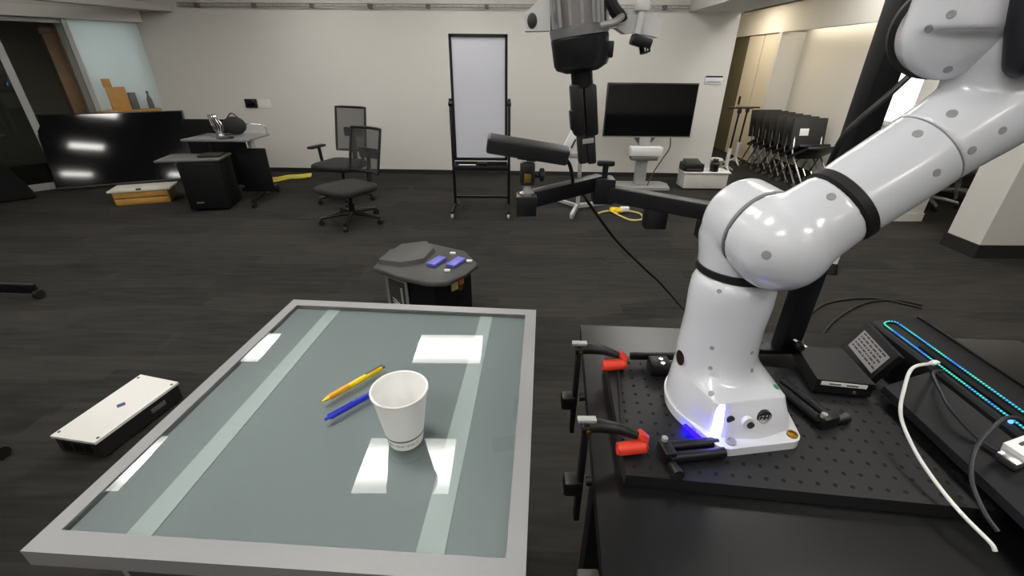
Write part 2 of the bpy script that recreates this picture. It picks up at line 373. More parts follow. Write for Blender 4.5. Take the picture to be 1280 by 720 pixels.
for (n0, n1, f0, f1) in (((-0.536, -0.499), (0.366, 0.364), (-0.487, -0.455), (1.013, 1.011)), ((-0.128, -0.089), (0.345, 0.343), (-0.081, -0.050), (0.988, 0.986))):
    B().prism([(n0[0], n1[0]), (n0[1], n1[1]), (f0[1], f1[1]), (f0[0], f1[0])], ZT - 0.0098, ZT - 0.0085).build('support_strip', STRIP, t, 0, world=True)
gl = glassy('table_glass', (1, 1, 1), 0.0, 1.52, (0.93, 0.965, 0.962))
b = B(); vs = [b.bm.verts.new((x, y, ZT - 0.0005)) for x, y in ii]; b.bm.faces.new(vs); gp = b.build('glass_pane', gl, t, 0, world=True)
if gp.data.polygons[0].normal.z < 0: gp.data.flip_normals()
for (x, y) in ((-0.58, 0.42), (-0.04, 0.39), (0.0, 0.95), (-0.53, 0.98)):
    B().beam((x, y, 0), (x, y, ZT - 0.03), 0.04, 0.04, 0.004).build('leg', ALU, t, world=True)
B().box((-0.31, 0.40, ZT - 0.075), (0.52, 0.025, 0.08)).build('apron', GREYP, t, world=True)
B().box((-0.27, 0.97, ZT - 0.075), (0.52, 0.025, 0.08)).build('apron', GREYP, t, world=True)
# paper cup
cx, cy = -0.181, 0.556
cup = thing('paper_cup', 'white paper cup with a dark printed band standing on the glass table', 'cup', (cx, cy, ZT + 0.001))
b = B(); b.lathe((0, 0, 0), [(0.001, 0.006), (0.0275, 0.006), (0.029, 0.0), (0.0295, 0.002), (0.0445, 0.106), (0.0465, 0.107), (0.0468, 0.109), (0.0455, 0.1105), (0.0435, 0.109), (0.0285, 0.009), (0.001, 0.0085)], 48)
b.build('wall', PAPER, cup, 40)
INK = mat('dark_print', (105, 108, 112), 0.6)
def cr(z): return 0.0295 + (z - 0.002) / 0.104 * 0.015 + 0.00025
B().lathe((0, 0, 0), [(cr(0.021), 0.021), (cr(0.025), 0.025)], 48, cap=False).build('printed_band', INK, cup)
b = B()
random.seed(3)
for k in range(22):          # small illegible lettering round the foot
    if k % 7 == 6: continue
    a = -0.9 - PI / 2 + k * 0.085; z0 = 0.0095; r = cr(z0 + 0.002) + 0.0001
    b.box((r * math.cos(a), r * math.sin(a), z0 + 0.0025), (0.0004, 0.0011, 0.002 + 0.0018 * (k % 3 == 0)), 0, rotm(0, 0, a))
b.build('fine_print', INK, cup, 0)
# pens
def pen(name, label, p0, p1, body, grip, tip, click):
    p0, p1 = Vector(p0), Vector(p1); t = thing(name, label, 'pen', p0); d = (p1 - p0); L = d.length; dn = d.normalized()
    q = lambda s: dn * (L * s)
    B().tube([q(0.40), q(0.42), q(0.93), q(0.95)], [0.0056, 0.0060, 0.0060, 0.0050], 14).build('barrel', body, t)
    B().tube([q(0.10), q(0.14), q(0.24), q(0.40)], [0.0048, 0.0064, 0.0060, 0.0060], 14).build('grip', grip, t)
    B().tube([q(0.0), q(0.03), q(0.10)], [0.0016, 0.0028, 0.0044], 14).build('nose', tip, t)
    B().tube([q(0.95), q(0.96), q(1.0)], [0.0034, 0.0032, 0.0030], 12).build('push_button', click, t)
    up = Vector((0, 0, 0.0068)); B().beam(q(0.68) + up, q(0.97) + up, 0.0032, 0.0018, 0.0006).build('clip', click if body is YEL else body, t)
zp = ZT + 0.0068
pen('ballpoint_pen', 'yellow ballpoint pen with an amber grip lying behind the paper cup', (-0.357, 0.640, zp), (-0.268, 0.748, zp), YEL, YORA, YEL, MIDG)
pen('ballpoint_pen', 'blue ballpoint pen lying on the glass nearest the paper cup', (-0.216, 0.722, zp), (-0.334, 0.592, zp), BLUE, BLUE, BLUE, BLUE)

# ================================================================== ROBOT DESK
ZD = 0.905; ZB = 0.93
t = thing('robot_desk', 'black laminate desk carrying the white robot arm', 'desk', (0.62, 0.6, 0))
dk = [(0.108, 0.18), (1.20, 0.14), (1.24, 0.90), (0.176, 0.955)]
B().prism(dk, ZD - 0.03, ZD).build('desktop', DESKBLK, t, 0, world=True)
for (x, y) in ((0.22, 0.28), (1.12, 0.26), (1.14, 0.80), (0.26, 0.85)):
    B().beam((x, y, 0), (x, y, ZD - 0.03), 0.06, 0.06, 0.004).build('leg', BLKMET, t, world=True)
B().box((0.107, 0.335, ZD - 0.045), (0.03, 0.05, 0.05), 0.003).build('edge_bracket', GREYP, t, world=True)
# breadboard with real holes drawn as recessed black plugs
bbp = [(0.180, 0.476), (0.72, 0.418), (0.80, 0.73), (0.205, 0.785)]
t = thing('optical_breadboard', 'black perforated metal breadboard plate under the robot base', 'breadboard', (0.4, 0.6, ZD))
B().prism(bbp, ZD + 0.0005, ZB).build('plate', BOARDBLK, t, 0, world=True)
hb = B(); e1 = (Vector((0.72, 0.418)) - Vector((0.180, 0.476))).normalized(); e2 = Vector((-e1.y, e1.x))
HOLE = mat('hole_black', (4, 4, 4), 0.9)
for i in range(22):
    for j in range(12):
        p = Vector((0.197, 0.492)) + e1 * (0.025 * i) + e2 * (0.025 * j)
        if j > 10 and i > 19: continue
        hb.lathe((p.x, p.y, ZB), [(0.0034, 0.0004), (0.0034, 0.0001), (0.0001, -0.0)], 8, cap=False)
h = hb.build('hole', HOLE, t, 0, world=True); h['kind'] = 'stuff'
# bar clamps on the left edge
def clamp(label, ax, ay, tx, ty):
    t = thing('bar_clamp', label, 'clamp', (ax, ay, ZD), 0, None)
    z1 = ZB + 0.042
    B().beam((ax, ay, ZD - 0.16), (ax, ay, z1 + 0.012), 0.010, 0.018, 0.002).build('bar', BLKMET, t, world=True)
    b = B(); b.tube([(ax - 0.008, ay, z1), (ax + 0.02, ay, z1 + 0.003), ((ax + tx) / 2 + 0.01, (ay + ty) / 2, z1 + 0.0), (tx, ty, z1 - 0.012)], [0.011, 0.012, 0.010, 0.007], 12)
    b.build('jaw', BLKP, t, world=True)
    B().box((ax, ay, z1 + 0.015), (0.030, 0.012, 0.006), 0.001).build('label_plate', GREYMET, t, world=True)
    B().cyl((ax + 0.002, ay - 0.012, z1), (ax + 0.002, ay - 0.016, z1), 0.004).build('pin', BRASS, t, world=True)
    b = B(); b.tube([(tx - 0.033, ty - 0.012, ZB + 0.013), (tx - 0.028, ty - 0.012, ZB + 0.013), (tx + 0.012, ty - 0.006, ZB + 0.013), (tx + 0.016, ty - 0.004, ZB + 0.014)], [0.010, 0.0115, 0.0115, 0.008], 14)
    b.tube([(tx + 0.010, ty - 0.005, ZB + 0.014), (tx + 0.012, ty, ZB + 0.026), (tx + 0.002, ty + 0.002, ZB + 0.034)], [0.008, 0.009, 0.008], 12)
    b.build('pad', RED, t, world=True)
    B().box((ax - 0.012, ay, ZD - 0.07), (0.034, 0.03, 0.034), 0.006).build('trigger_head', BLKP, t, world=True)
    B().tube([(ax - 0.004, ay, ZD - 0.08), (ax - 0.03, ay - 0.004, ZD - 0.086)], [0.006, 0.004], 10).build('trigger', BLKP, t, world=True)
    B().tube([(ax + 0.01, ay, ZD - 0.06), (ax + 0.04, ay, ZD - 0.055), (ax + 0.052, ay, ZD - 0.044)], [0.01, 0.01, 0.010], 12).build('lower_jaw', BLKP, t, world=True)
clamp('black bar clamp with a red pad, nearer the grey plate at the far desk edge', 0.140, 0.752, 0.222, 0.748)
clamp('black bar clamp with a large red pad at the near breadboard corner', 0.123, 0.535, 0.206, 0.528)
tag(B().tube(catmull([(0.222, 0.735, ZB + 0.004), (0.214, 0.68, ZB + 0.003), (0.200, 0.60, ZB + 0.003), (0.190, 0.545, ZB + 0.003)], 6), 0.0026, 8).build('edge_cable', RUB, at=(0.2, 0.65, ZB)), 'thin black cable running between the two red padded clamps', 'cable')
# little box with two screws on the breadboard
t = thing('terminal_block', 'small black block with two shiny screws behind the robot base', 'terminal block', (0.305, 0.735, ZB))
B().box((0, 0, 0.014), (0.040, 0.036, 0.028), 0.003).build('body', BLKP, t)
for dy in (-0.008, 0.006): B().cyl((0.002, dy - 0.004, 0.028), (0.002, dy - 0.004, 0.031), 0.0045, seg=14).build('screw', STEEL, t)
B().box((0.0, 0.026, 0.02), (0.11, 0.012, 0.014), 0.003).build('rail', BLKMET, t)
# ================================================================== ROBOT ARM
AX = Vector((0.387, 0.66, ZB))
rob = thing('robot_manipulator', 'white jointed robot arm with black joint rings and a black gripper', 'robot arm', AX)
def remesh(o, vox=0.004, it=6):
    m = o.modifiers.new('Remesh', 'REMESH'); m.mode = 'VOXEL'; m.voxel_size = vox; m.use_smooth_shade = True
    s = o.modifiers.new('Smooth', 'SMOOTH'); s.iterations = it; s.factor = 0.5
    return o
RD = Vector((0.146, -0.989, 0)).normalized(); RX = Vector((0.989, 0.146, 0)).normalized()       # rear direction, its right
def hull(pts):
    pts = sorted(set(pts))
    def half(ps):
        h = []
        for p in ps:
            while len(h) >= 2 and (h[-1][0] - h[-2][0]) * (p[1] - h[-2][1]) - (h[-1][1] - h[-2][1]) * (p[0] - h[-2][0]) <= 0: h.pop()
            h.append(p)
        return h
    a, c = half(pts), half(list(reversed(pts))); return a[:-1] + c[:-1]
def foot_section(rf, rl, hw, cr_, n=96, fx=0.0):
    pts = [(round(fx + rf * math.cos(2 * PI * k / 64), 6), round(rf * math.sin(2 * PI * k / 64), 6)) for k in range(64)]
    for sy in (-1, 1):
        for k in range(9):
            a = PI / 2 * k / 8; pts.append((round(rl - cr_ + cr_ * math.cos(a), 6), round(sy * (hw - cr_ + cr_ * math.sin(a)), 6)))
    H = hull(pts); out = []
    for k in range(n):
        d = (math.cos(2 * PI * k / n), math.sin(2 * PI * k / n)); best = 0
        for i in range(len(H)):
            p, q = H[i], H[(i + 1) % len(H)]; ex, ey = q[0] - p[0], q[1] - p[1]
            det = d[0] * (-ey) + d[1] * ex
            if abs(det) < 1e-12: continue
            r = (p[0] * (-ey) + p[1] * ex) / det; s = (d[0] * p[1] - d[1] * p[0]) / det
            if r > 0 and -1e-6 <= s <= 1 + 1e-6: best = max(best, r)
        out.append((best * d[0], best * d[1]))
    return out
lev = [(0.0, .106, .140, .078, .022), (.016, .106, .140, .078, .022), (.0165, .102, .114, .067, .005), (.03, .100, .113, .067, .005), (.078, .080, .102, .064, .004), (.0795, .079, .100, .063, .004),
       (.088, .0755, .080, .055, .006), (.100, .0710, .060, .045, .02), (.118, .0670, .05, .02, .01), (.14, .0655, .05, .02, .01), (.18, .0645, .05, .02, .01), (.222, .0665, .05, .02, .01), (.246, .0655, .05, .02, .01), (.260, .0600, .05, .02, .01), (.269, .0510, .05, .02, .01), (.273, .0400, .03, .02, .01)]
b = B(); b.rings([[AX + RD * x + RX * y + Vector((0, 0, h)) + RX * (0.007 * max(0, 1 - h / 0.10) - 0.018 * min(1, max(0, h - 0.05) / 0.065)) for x, y in foot_section(rf, rl, hw, c, 96, 0.028 * max(0, 1 - h / 0.11))] for h, rf, rl, hw, c in lev])
base = b.build('base', ROB, rob, 38, world=True)
def onrear(y, h, off=0.0): return AX + RD * (0.1125 - (h - .03) / .048 * .011 + off) + RX * (y + 0.004) + Vector((0, 0, h))
NR = (RD + Vector((0, 0, 0.2))).normalized()
o = B(); o.cyl(onrear(0.012, 0.05), onrear(0.012, 0.05, 0.006), 0.013, seg=24); o = o.build('connector', BLKP, base, world=True)
B().ring_flat(onrear(0.012, 0.05, 0.005), 0.0105, 0.009, 0.002, axis=NR).build('connector_ring', GREYMET, base, world=True)
b = B()
for a in range(4):
    q = onrear(0.012 + 0.005 * math.cos(PI / 4 + a * PI / 2), 0.05 + 0.005 * math.sin(PI / 4 + a * PI / 2), 0.006); b.ball(q, 0.0024, 8)
b.build('connector_pin', GREYMET, base, world=True)
B().cyl(onrear(-0.018, 0.046), onrear(-0.018, 0.046, 0.009), 0.0095, seg=20).build('emergency_plug', WPLAST, base, world=True)
B().cyl(onrear(-0.014, 0.042, 0.003), onrear(-0.014, 0.042, 0.011), 0.006, seg=16).build('port', BLKP, base, world=True)
B().cyl(onrear(-0.046, 0.05), onrear(-0.046, 0.05, 0.003), 0.007, seg=16).build('port', BLKP, base, world=True)
for (y, m) in ((-0.05, GREYMET), (0.062, BRASS)):
    q = AX + RD * 0.126 + RX * (y + 0.006) + Vector((0, 0, .0162)); B().lathe(q, [(0.0085, 0), (0.0085, 0.004), (0.0055, 0.0045), (0.0050, 0.0015), (0.0004, 0.0015)], 20).build('mounting_bolt', m, base, world=True)
# status light strips on the base
LEDW = emission('status_light_white', (140, 140, 255), 12.0); LEDB = emission('status_light_blue', (8, 2, 255), 30.0)
b = B(); b.tube([AX + RD * 0.112 + RX * -0.064 + Vector((0, 0, .020)), AX + RD * 0.110 + RX * -0.0625 + Vector((0, 0, .04)), AX + RD * 0.100 + RX * -0.059 + Vector((0, 0, .076))], [0.0075, 0.0075, 0.006], 12)
b.build('status_light', LEDW, base, world=True)
b = B(); q = AX + RD * 0.115 + RX * -0.0800 + Vector((0, 0, .006)); b.beam(q, q - RD * 0.045 - RX * 0.014, 0.006, 0.008, 0.002); b.build('status_light', LEDB, base, world=True)
zz = AX.z
# joint ring, shoulder barrel (link 1), upper arm housing (link 2), upper arm (link 3)
SB = Vector((0.362, 0.668, 1.284)); SF = Vector((0.3826, 0.5888, 1.2719))
LX = Vector((0.372, 0.664, ZB))
B().lathe(LX + Vector((0, 0, 0.264)), [(0.0600, 0), (0.0640, 0.002), (0.0640, 0.013), (0.0600, 0.015)], 48).build('joint_ring', RUB, rob, world=True)
dS = (SF - SB).normalized()
b = B(); b.tube([LX + Vector((0, 0, 0.276)), LX + Vector((-0.004, 0, 0.30)), LX + Vector((-0.010, 0.003, 0.335)), LX + Vector((-0.012, 0.004, 0.35))], [0.0615, 0.0605, 0.0605, 0.055], 32)
b.tube([SB - dS * 0.030, SB - dS * 0.026, SB - dS * 0.014, SB + dS * 0.045], [0.040, 0.052, 0.0615, 0.0625], 36)
remesh(b.build('shoulder', ROB, rob, world=True), 0.0035, 8)
EL = Vector((0.6201, 0.6097, 1.4611)); dU = (EL - SF).normalized()
B().tube([SB + dS * 0.040, SB + dS * 0.045], [0.0630, 0.0630], 40).build('shoulder_seam', ROBSEAM, rob, world=True)
RG = SF + dU * 0.086
b = B()
b.tube([SB + dS * 0.045, SF, SF + dS * 0.022, SF + dS * 0.040, SF + dS * 0.052], [0.0632, 0.0665, 0.064, 0.052, 0.034], 36)
b.ball(SF, 0.068, 28)
b.tube([SF, SF + dU * 0.045, RG - dU * 0.002], [0.066, 0.0575, 0.0540], 36)
remesh(b.build('shoulder_housing', ROB, rob, world=True), 0.0035, 10)
b = B(); x_, y_, _d = frame_from(dU)
b.tube([RG - dU * 0.002, RG, RG + dU * 0.011, RG + dU * 0.013], [0.0545, 0.0570, 0.0570, 0.0545], 48); b.build('joint_ring', RUB, rob, world=True)
SM = RG + dU * 0.118
B().tube([RG + dU * 0.012, RG + dU * 0.03, SM], [0.0540, 0.0548, 0.0545], 48).build('upper_arm', ROB, rob, world=True)
B().tube([SM - dU * 0.0006, SM + dU * 0.0012], [0.0549, 0.0549], 48).build('arm_seam', ROBSEAM, rob, world=True)
# elbow shell
UPD = Vector((-0.02, 0.16, 0.98)).normalized()
EB = Vector((0.566, 0.655, 1.545)); EF = Vector((0.575, 0.545, 1.548)); dE = Vector((1, -0.35, 0.05)).normalized()
b = B()
b.tube([SM + dU * 0.001, SM + dU * 0.03, EL - dU * 0.03, EL + dU * 0.02, EL + dU * 0.06], [0.0543, 0.055, 0.058, 0.060, 0.05], 36)
b.tube([EL - dU * 0.02, EL - dU * 0.02 + Vector((-0.01, 0.0, 0.06)), EL - dU * 0.01 + Vector((-0.01, 0.0, 0.15))], [0.052, 0.050, 0.048], 32)
remesh(b.build('elbow_shell', ROB, rob, world=True), 0.0035, 8)
J4f = Vector((0.5306, 0.6023, 1.5343)); J4d = Vector((-0.42, -0.89, -0.16)).normalized(); J4a = J4f - J4d * 0.055
b = B(); b.tube([J4a, J4a + J4d * 0.005, J4f - J4d * 0.006, J4f + J4d * 0.006, J4f + J4d * 0.012], [0.0535, 0.0545, 0.0530, 0.044, 0.030], 40); b.tube([J4a + J4d * 0.032, J4a + J4d * 0.03 + Vector((0.0, 0.0, 0.14))], [0.0545, 0.053], 32)
remesh(b.build('elbow_joint', ROB, rob, world=True), 0.0035, 8)
B().tube([J4a - J4d * 0.016, J4a - J4d * 0.013, J4a + J4d * 0.0, J4a + J4d * 0.003], [0.054, 0.0605, 0.0605, 0.056], 40).build('joint_ring', RUB, rob, world=True)
B().box((0.574, 0.556, 1.553), (0.066, 0.05, 0.125), 0.018, rotm(0, -0.30, -0.75), 5).build('elbow_cap', mat('cap_black', (22, 22, 30), 0.5), rob, world=True)
# forearm (out of frame above), wrist, flange
FA = [J4a + J4d * 0.03 + Vector((0.0, 0.0, 0.10)), Vector((0.50, 0.68, 1.80)), Vector((0.33, 0.74, 1.90)), Vector((0.19, 0.77, 1.90)), Vector((0.10, 0.77, 1.84)), Vector((0.088, 0.755, 1.73))]
b = B(); b.tube(catmull(FA, 6), [0.052] * 31, 28); remesh(b.build('forearm', ROB, rob, world=True), 0.005, 4)
B().tube([Vector((0.478, 0.688, 1.815)), Vector((0.466, 0.691, 1.823))], [0.0545, 0.0545], 36).build('joint_ring', RUB, rob, world=True)
b = B(); b.tube([Vector((0.087, 0.752, 1.74)), Vector((0.089, 0.748, 1.66)), Vector((0.090, 0.746, 1.63))], [0.05, 0.048, 0.044], 28); b.build('wrist', ROB, rob, world=True)
G0, G1 = Vector((0.0895, 0.745, 1.580)), Vector((0.123, 0.745, 1.353)); gd = (G1 - G0).normalized()
def GP(z): return G0 + (G1 - G0) * ((1.580 - z) / 0.227)
b = B(); b.tube([GP(1.635), GP(1.545), GP(1.543)], [0.0415, 0.0415, 0.039], 40); b.build('flange_sleeve', mat('ribbed_steel', (190, 188, 192), 0.22, 0.9), rob, world=True)
b = B(); gx, gy, gz = frame_from(gd)
for k in range(16):
    a = 2 * PI * k / 16; q = (gx * math.cos(a) + gy * math.sin(a)) * 0.0418
    b.beam(GP(1.632) + q, GP(1.548) + q, 0.004, 0.003)
b.build('sleeve_rib', GREYMET, rob, world=True)
B().tube([GP(1.546), GP(1.535)], [0.0435, 0.0425], 40).build('mount_ring', mat('ring_grey', (170, 172, 176), 0.3, 0.7), rob, world=True)
grip = B().tube([GP(1.536), GP(1.533), GP(1.50), GP(1.494), GP(1.488)], [0.040, 0.0425, 0.0410, 0.038, 0.024], 40).build('gripper', mat('gripper_black', (20, 20, 24), 0.4), rob, world=True)
B().tube([GP(1.492), GP(1.466)], [0.0165, 0.0165], 16).build('neck', BLKMET, grip, world=True)
B().box(GP(1.518) + Vector((0.042, -0.008, 0)), (0.010, 0.014, 0.022), 0.002).build('button', BLKP, grip, world=True)
Rg = rotm(0, math.atan2(-(G1 - G0).x, -(G1 - G0).z) , 0)
for s in (-1, 1):
    f = B().box(GP(1.434) + Vector((s * 0.0100, 0, 0)), (0.0196, 0.030, 0.075), 0.004, Rg).build('finger', BLKP, grip, world=True)
    B().box(GP(1.434) + Vector((s * 0.0185, -0.004, -0.015)), (0.006, 0.02, 0.03), 0.002, Rg).build('knuckle', BLKMET, f, world=True)
    B().box(GP(1.377) + Vector((s * 0.0072, 0, 0)), (0.0140, 0.022, 0.050), 0.003, Rg).build('finger_pad', RUB, f, world=True)
B().box(GP(1.389) + Vector((0.002, -0.0125, 0)), (0.018, 0.002, 0.008), 0.0008, Rg).build('label_plate', GREYMET, grip, world=True)
# white printed camera brackets on the wrist
b = B(); b.poly3([(0.012, 0.735, 1.560), (0.050, 0.735, 1.592), (0.052, 0.735, 1.541), (0.016, 0.735, 1.540)], (0, 0.028, 0))
lb = b.build('camera_bracket', WPLAST, rob, 30, world=True)
B().ball((0.0255, 0.734, 1.553), 0.0095, 16, (0.75, 0.35, 1.05)).build('lens_opening', GREYP, lb, world=True)
b = B(); b.poly3([(0.128, 0.74, 1.544), (0.160, 0.74, 1.566), (0.175, 0.74, 1.570), (0.214, 0.74, 1.556), (0.212, 0.74, 1.534), (0.176, 0.74, 1.540), (0.162, 0.74, 1.538), (0.148, 0.74, 1.546)], (0, 0.024, 0))
b.tube([(0.178, 0.735, 1.538), (0.184, 0.735, 1.580)], 0.006, 10)
rbk = b.build('camera_bracket', WPLAST, rob, 30, world=True)
B().box((0.180, 0.733, 1.572), (0.02, 0.012, 0.012), 0.002).build('latch', WPLAST, rbk, world=True)
B().box((0.184, 0.732, 1.528), (0.030, 0.02, 0.014), 0.003, rotm(0, 0.25, 0)).build('wrist_camera', BLKP, rbk, world=True)
B().cyl((0.190, 0.732, 1.522), (0.192, 0.730, 1.514), 0.008, seg=16).build('camera_lens', BLKG, rbk, world=True)
B().tube(catmull([(0.128, 0.735, 1.59), (0.137, 0.73, 1.572), (0.149, 0.73, 1.560), (0.155, 0.73, 1.563)], 5), 0.009, 10).build('cable_gland', RUB, rob, world=True)
B().tube(catmull([(0.118, 0.71, 1.546), (0.140, 0.715, 1.551), (0.156, 0.73, 1.563)], 5), 0.005, 10).build('strap', GREYMET, rob, world=True)
# screw plugs, slots and stickers on the robot shell
def plug(pos, nrm, parent, r=0.0055, m=None, stretch=1.0, name='screw_plug', label=None):
    b = B(); n = Vector(nrm).normalized(); b.lathe(Vector(pos) - n * 0.0008, [(r, 0), (r, 0.0014), (r * 0.75, 0.0018), (r * 0.3, 0.0012), (0.0002, 0.0012)], 16, n)
    o = b.build(name, m or ROBG, parent, world=True)
    if label: o['label'] = label
    return o
def part(nm): return [c for c in rob.children if c.name.split('.')[0] == nm][0]
for nm, p_, n_, r_ in (('elbow_shell', (0.5325, 0.5734, 1.4487), (-0.514, -0.576, 0.636), .0055), ('upper_arm', (0.5006, 0.5732, 1.4253), (-0.514, -0.489, 0.705), .0055), ('elbow_shell', (0.5792, 0.5503, 1.4327), (-0.034, -0.999, 0.037), .0045),
        ('elbow_shell', (0.5537, 0.5495, 1.4097), (0.015, -0.999, 0.04), .0050), ('upper_arm', (0.5204, 0.5464, 1.3833), (0.05, -0.997, 0.053), .0050), ('shoulder_housing', (0.3371, 0.5394, 1.275), (-0.677, -0.731, 0.086), .0062),
        ('shoulder_housing', (0.4104, 0.5589, 1.349), (-0.38, -0.618, 0.688), .0055), ('elbow_joint', (0.491, 0.6051, 1.5391), (-0.824, -0.323, -0.466), .0045), ('elbow_joint', (0.4978, 0.5897, 1.5524), (-0.785, -0.62, 0.022), .0045),
        ('elbow_shell', (0.5291, 0.6, 1.4962), (-0.349, -0.757, -0.553), .0045), ('base', (0.3321, 0.5694, 1.0136), (-0.478, -0.354, 0.804), .0050), ('base', (0.3161, 0.5622, 0.9401), (-0.885, -0.465, 0.0), .0045)):
    plug(p_, n_, part(nm), r_)
for p_, n_ in (((0.3254, 0.6124, 1.1828), (-0.659, -0.658, 0.365)), ((0.3325, 0.6036, 1.0812), (-0.556, -0.831, 0.025)), ((0.3358, 0.5985, 1.044), (-0.507, -0.844, 0.177)), ((0.3979, 0.5988, 1.0756), (0.427, -0.904, 0.025)), ((0.4065, 0.5977, 1.0403), (0.448, -0.801, 0.397))):
    plug(p_, n_, base, 0.0038)
plug((0.3032, 0.6465, 1.030), (-0.995, -0.09, 0.012), base, 0.0140, BLKP, 1.0, 'round_badge', 'black round badge on the left of the column')
plug((0.4485, 0.5865, 1.0145), (0.375, -0.135, 0.917), base, 0.0055, GREEN, 1.0, 'round_sticker', 'small green sticker on the foot')
# foot clamps of the robot
def footclamp(label, p0, p1, tipm):
    t = thing('foot_clamp', label, 'clamp', p0)
    p0, p1 = Vector(p0), Vector(p1); d = (p1 - p0).normalized(); sd = Vector((-d.y, d.x, 0))
    for s in (-1, 1): B().tube([p0 + sd * 0.011 * s, p1 + sd * 0.011 * s], 0.0085, 12).build('bar', BLKMET, t, world=True)
    B().box(p0 + Vector((0, 0, 0.002)), (0.020, 0.034, 0.024), 0.004, rotm(0, 0, math.atan2(d.y, d.x))).build('end_block', BLKP, t, world=True)
    k = B().tube([p0 - sd * 0.02 + Vector((0, 0, -0.004)), p0 - sd * 0.045 + Vector((0, 0, -0.002))], [0.007, 0.010], 12).build('knob', BLKP, t, world=True)
    B().tube([p0 + sd * 0.012 + Vector((0, 0, 0.012)), p0 + sd * 0.012 + Vector((0, 0, 0.020))], 0.005, 12).build('screw', tipm, t, world=True)
footclamp('black twin bar clamp at the glowing left side of the robot foot', (0.252, 0.512, ZB + 0.0105), (0.345, 0.524, ZB + 0.0105), GREYMET)
footclamp('black twin bar clamp on the right of the robot foot, with a dark knob', (0.558, 0.585, ZB + 0.0105), (0.530, 0.690, ZB + 0.0105), GREYMET)
# ================================================================== CAMERA RIG ON THE DESK
t = thing('camera_rig', 'tall black profile post with a jointed arm reaching left behind the robot', 'rig', (0.604, 0.81, ZB))
B().beam((0.606, 0.81, ZB + 0.012), (0.606, 0.81, 1.95), 0.04, 0.04, 0.003).build('post', BLKMET, t, world=True)
bp = B().box((0.606, 0.833, ZB + 0.006), (0.12, 0.07, 0.012), 0.003).build('foot_plate', BLKMET, t, world=True)
for dx in (-0.045, 0.045): B().cyl((0.606 + dx, 0.83, ZB + 0.012), (0.606 + dx, 0.83, ZB + 0.018), 0.006, seg=12).build('bolt', MIDG, bp, world=True)
B().beam((0.585, 0.823, 1.213), (0.225, 1.075, 1.216), 0.036, 0.036, 0.003).build('long_arm', BLKMET, t, world=True)
B().beam((0.215, 1.085, 1.240), (0.018, 0.955, 1.226), 0.03, 0.036, 0.003).build('short_arm', BLKMET, t, world=True)
B().box((0.222, 1.075, 1.222), (0.05, 0.05, 0.062), 0.004).build('arm_joint', BLKMET, t, world=True)
k = B().tube([(0.222, 1.07, 1.25), (0.222, 1.07, 1.283)], 0.007, 12).build('knob_stem', BLKP, t, world=True)
B().box((0.222, 1.07, 1.287), (0.042, 0.014, 0.013), 0.004).build('knob', BLKP, t, world=True)
B().box((0.030, 0.955, 1.219), (0.045, 0.045, 0.045), 0.004).build('end_block', BLKMET, t, world=True)
B().box((0.335, 0.998, 1.176), (0.05, 0.036, 0.046), 0.003).build('clamp_block', BLKP, t, world=True)
B().box((0.44, 0.924, 1.176), (0.06, 0.04, 0.044), 0.003).build('clamp_block', BLKP, t, world=True)
B().tube([(0.031, 0.952, 1.240), (0.031, 0.952, 1.268)], 0.0085, 14).build('post_stub', GREYMET, t, world=True)
B().lathe((0.031, 0.952, 1.241), [(0.016, 0), (0.016, 0.005), (0.010, 0.006)], 20).build('flange', STEEL, t, world=True)
B().box((0.031, 0.952, 1.288), (0.032, 0.03, 0.050), 0.006).build('clamp_head', BLKP, t, world=True)
B().box((0.031, 0.936, 1.281), (0.014, 0.004, 0.018), 0.001).build('brass_insert', BRASS, t, world=True)
B().tube([(0.046, 0.95, 1.285), (0.058, 0.95, 1.286)], 0.006, 10).build('knob_stem', BLKP, t, world=True)
B().lathe((0.056, 0.95, 1.286), [(0.010, 0), (0.014, 0.002), (0.014, 0.010), (0.010, 0.012)], 10, (1, 0, 0)).build('knob', BLKP, t, world=True)
sc = thing('stereo_camera', 'long black stereo camera bar tilted on the clamp of the black rig', 'camera', (0.031, 0.95, 1.314))
Rs = rotm(0.25, math.radians(9.0), 0.06)
B().box((0.031, 0.95, 1.338), (0.173, 0.034, 0.034), 0.0055, Rs, 3).build('body', mat('camera_black', (30, 30, 30), 0.5), sc, world=True)
B().box(Vector((0.031, 0.95, 1.338)) + Rs @ Vector((0.0, 0.0165, 0)), (0.155, 0.004, 0.024), 0.001, Rs).build('lens_panel', BLKG, sc, world=True)
B().box(Vector((0.031, 0.95, 1.338)) + Rs @ Vector((0.0, 0.0, -0.0165)), (0.04, 0.025, 0.006), 0.001, Rs).build('mount_plate', BLKP, sc, world=True)
cable('camera_cable', [(0.112, 0.958, 1.318), (0.124, 0.97, 1.300), (0.136, 1.00, 1.262), (0.150, 1.10, 1.215), (0.184, 1.16, 1.190), (0.215, 1.18, 1.150), (0.326, 1.30, 1.005), (0.45, 1.36, 0.88), (0.52, 1.38, 0.815), (0.62, 1.35, 0.716), (0.70, 1.20, 0.66), (0.74, 1.08, 0.70), (0.76, 0.97, 0.80)], 0.0042, RUB, 'long thin black cable hanging from the stereo camera towards the back of the robot desk')
# cables hanging between post and elbow
cable('robot_cable', [(0.635, 0.765, 1.58), (0.630, 0.745, 1.53), (0.600, 0.735, 1.495), (0.557, 0.715, 1.460), (0.517, 0.70, 1.428), (0.50, 0.70, 1.40), (0.52, 0.74, 1.34)], 0.0045, RUB, 'black cable loom running diagonally behind the upper arm of the robot')
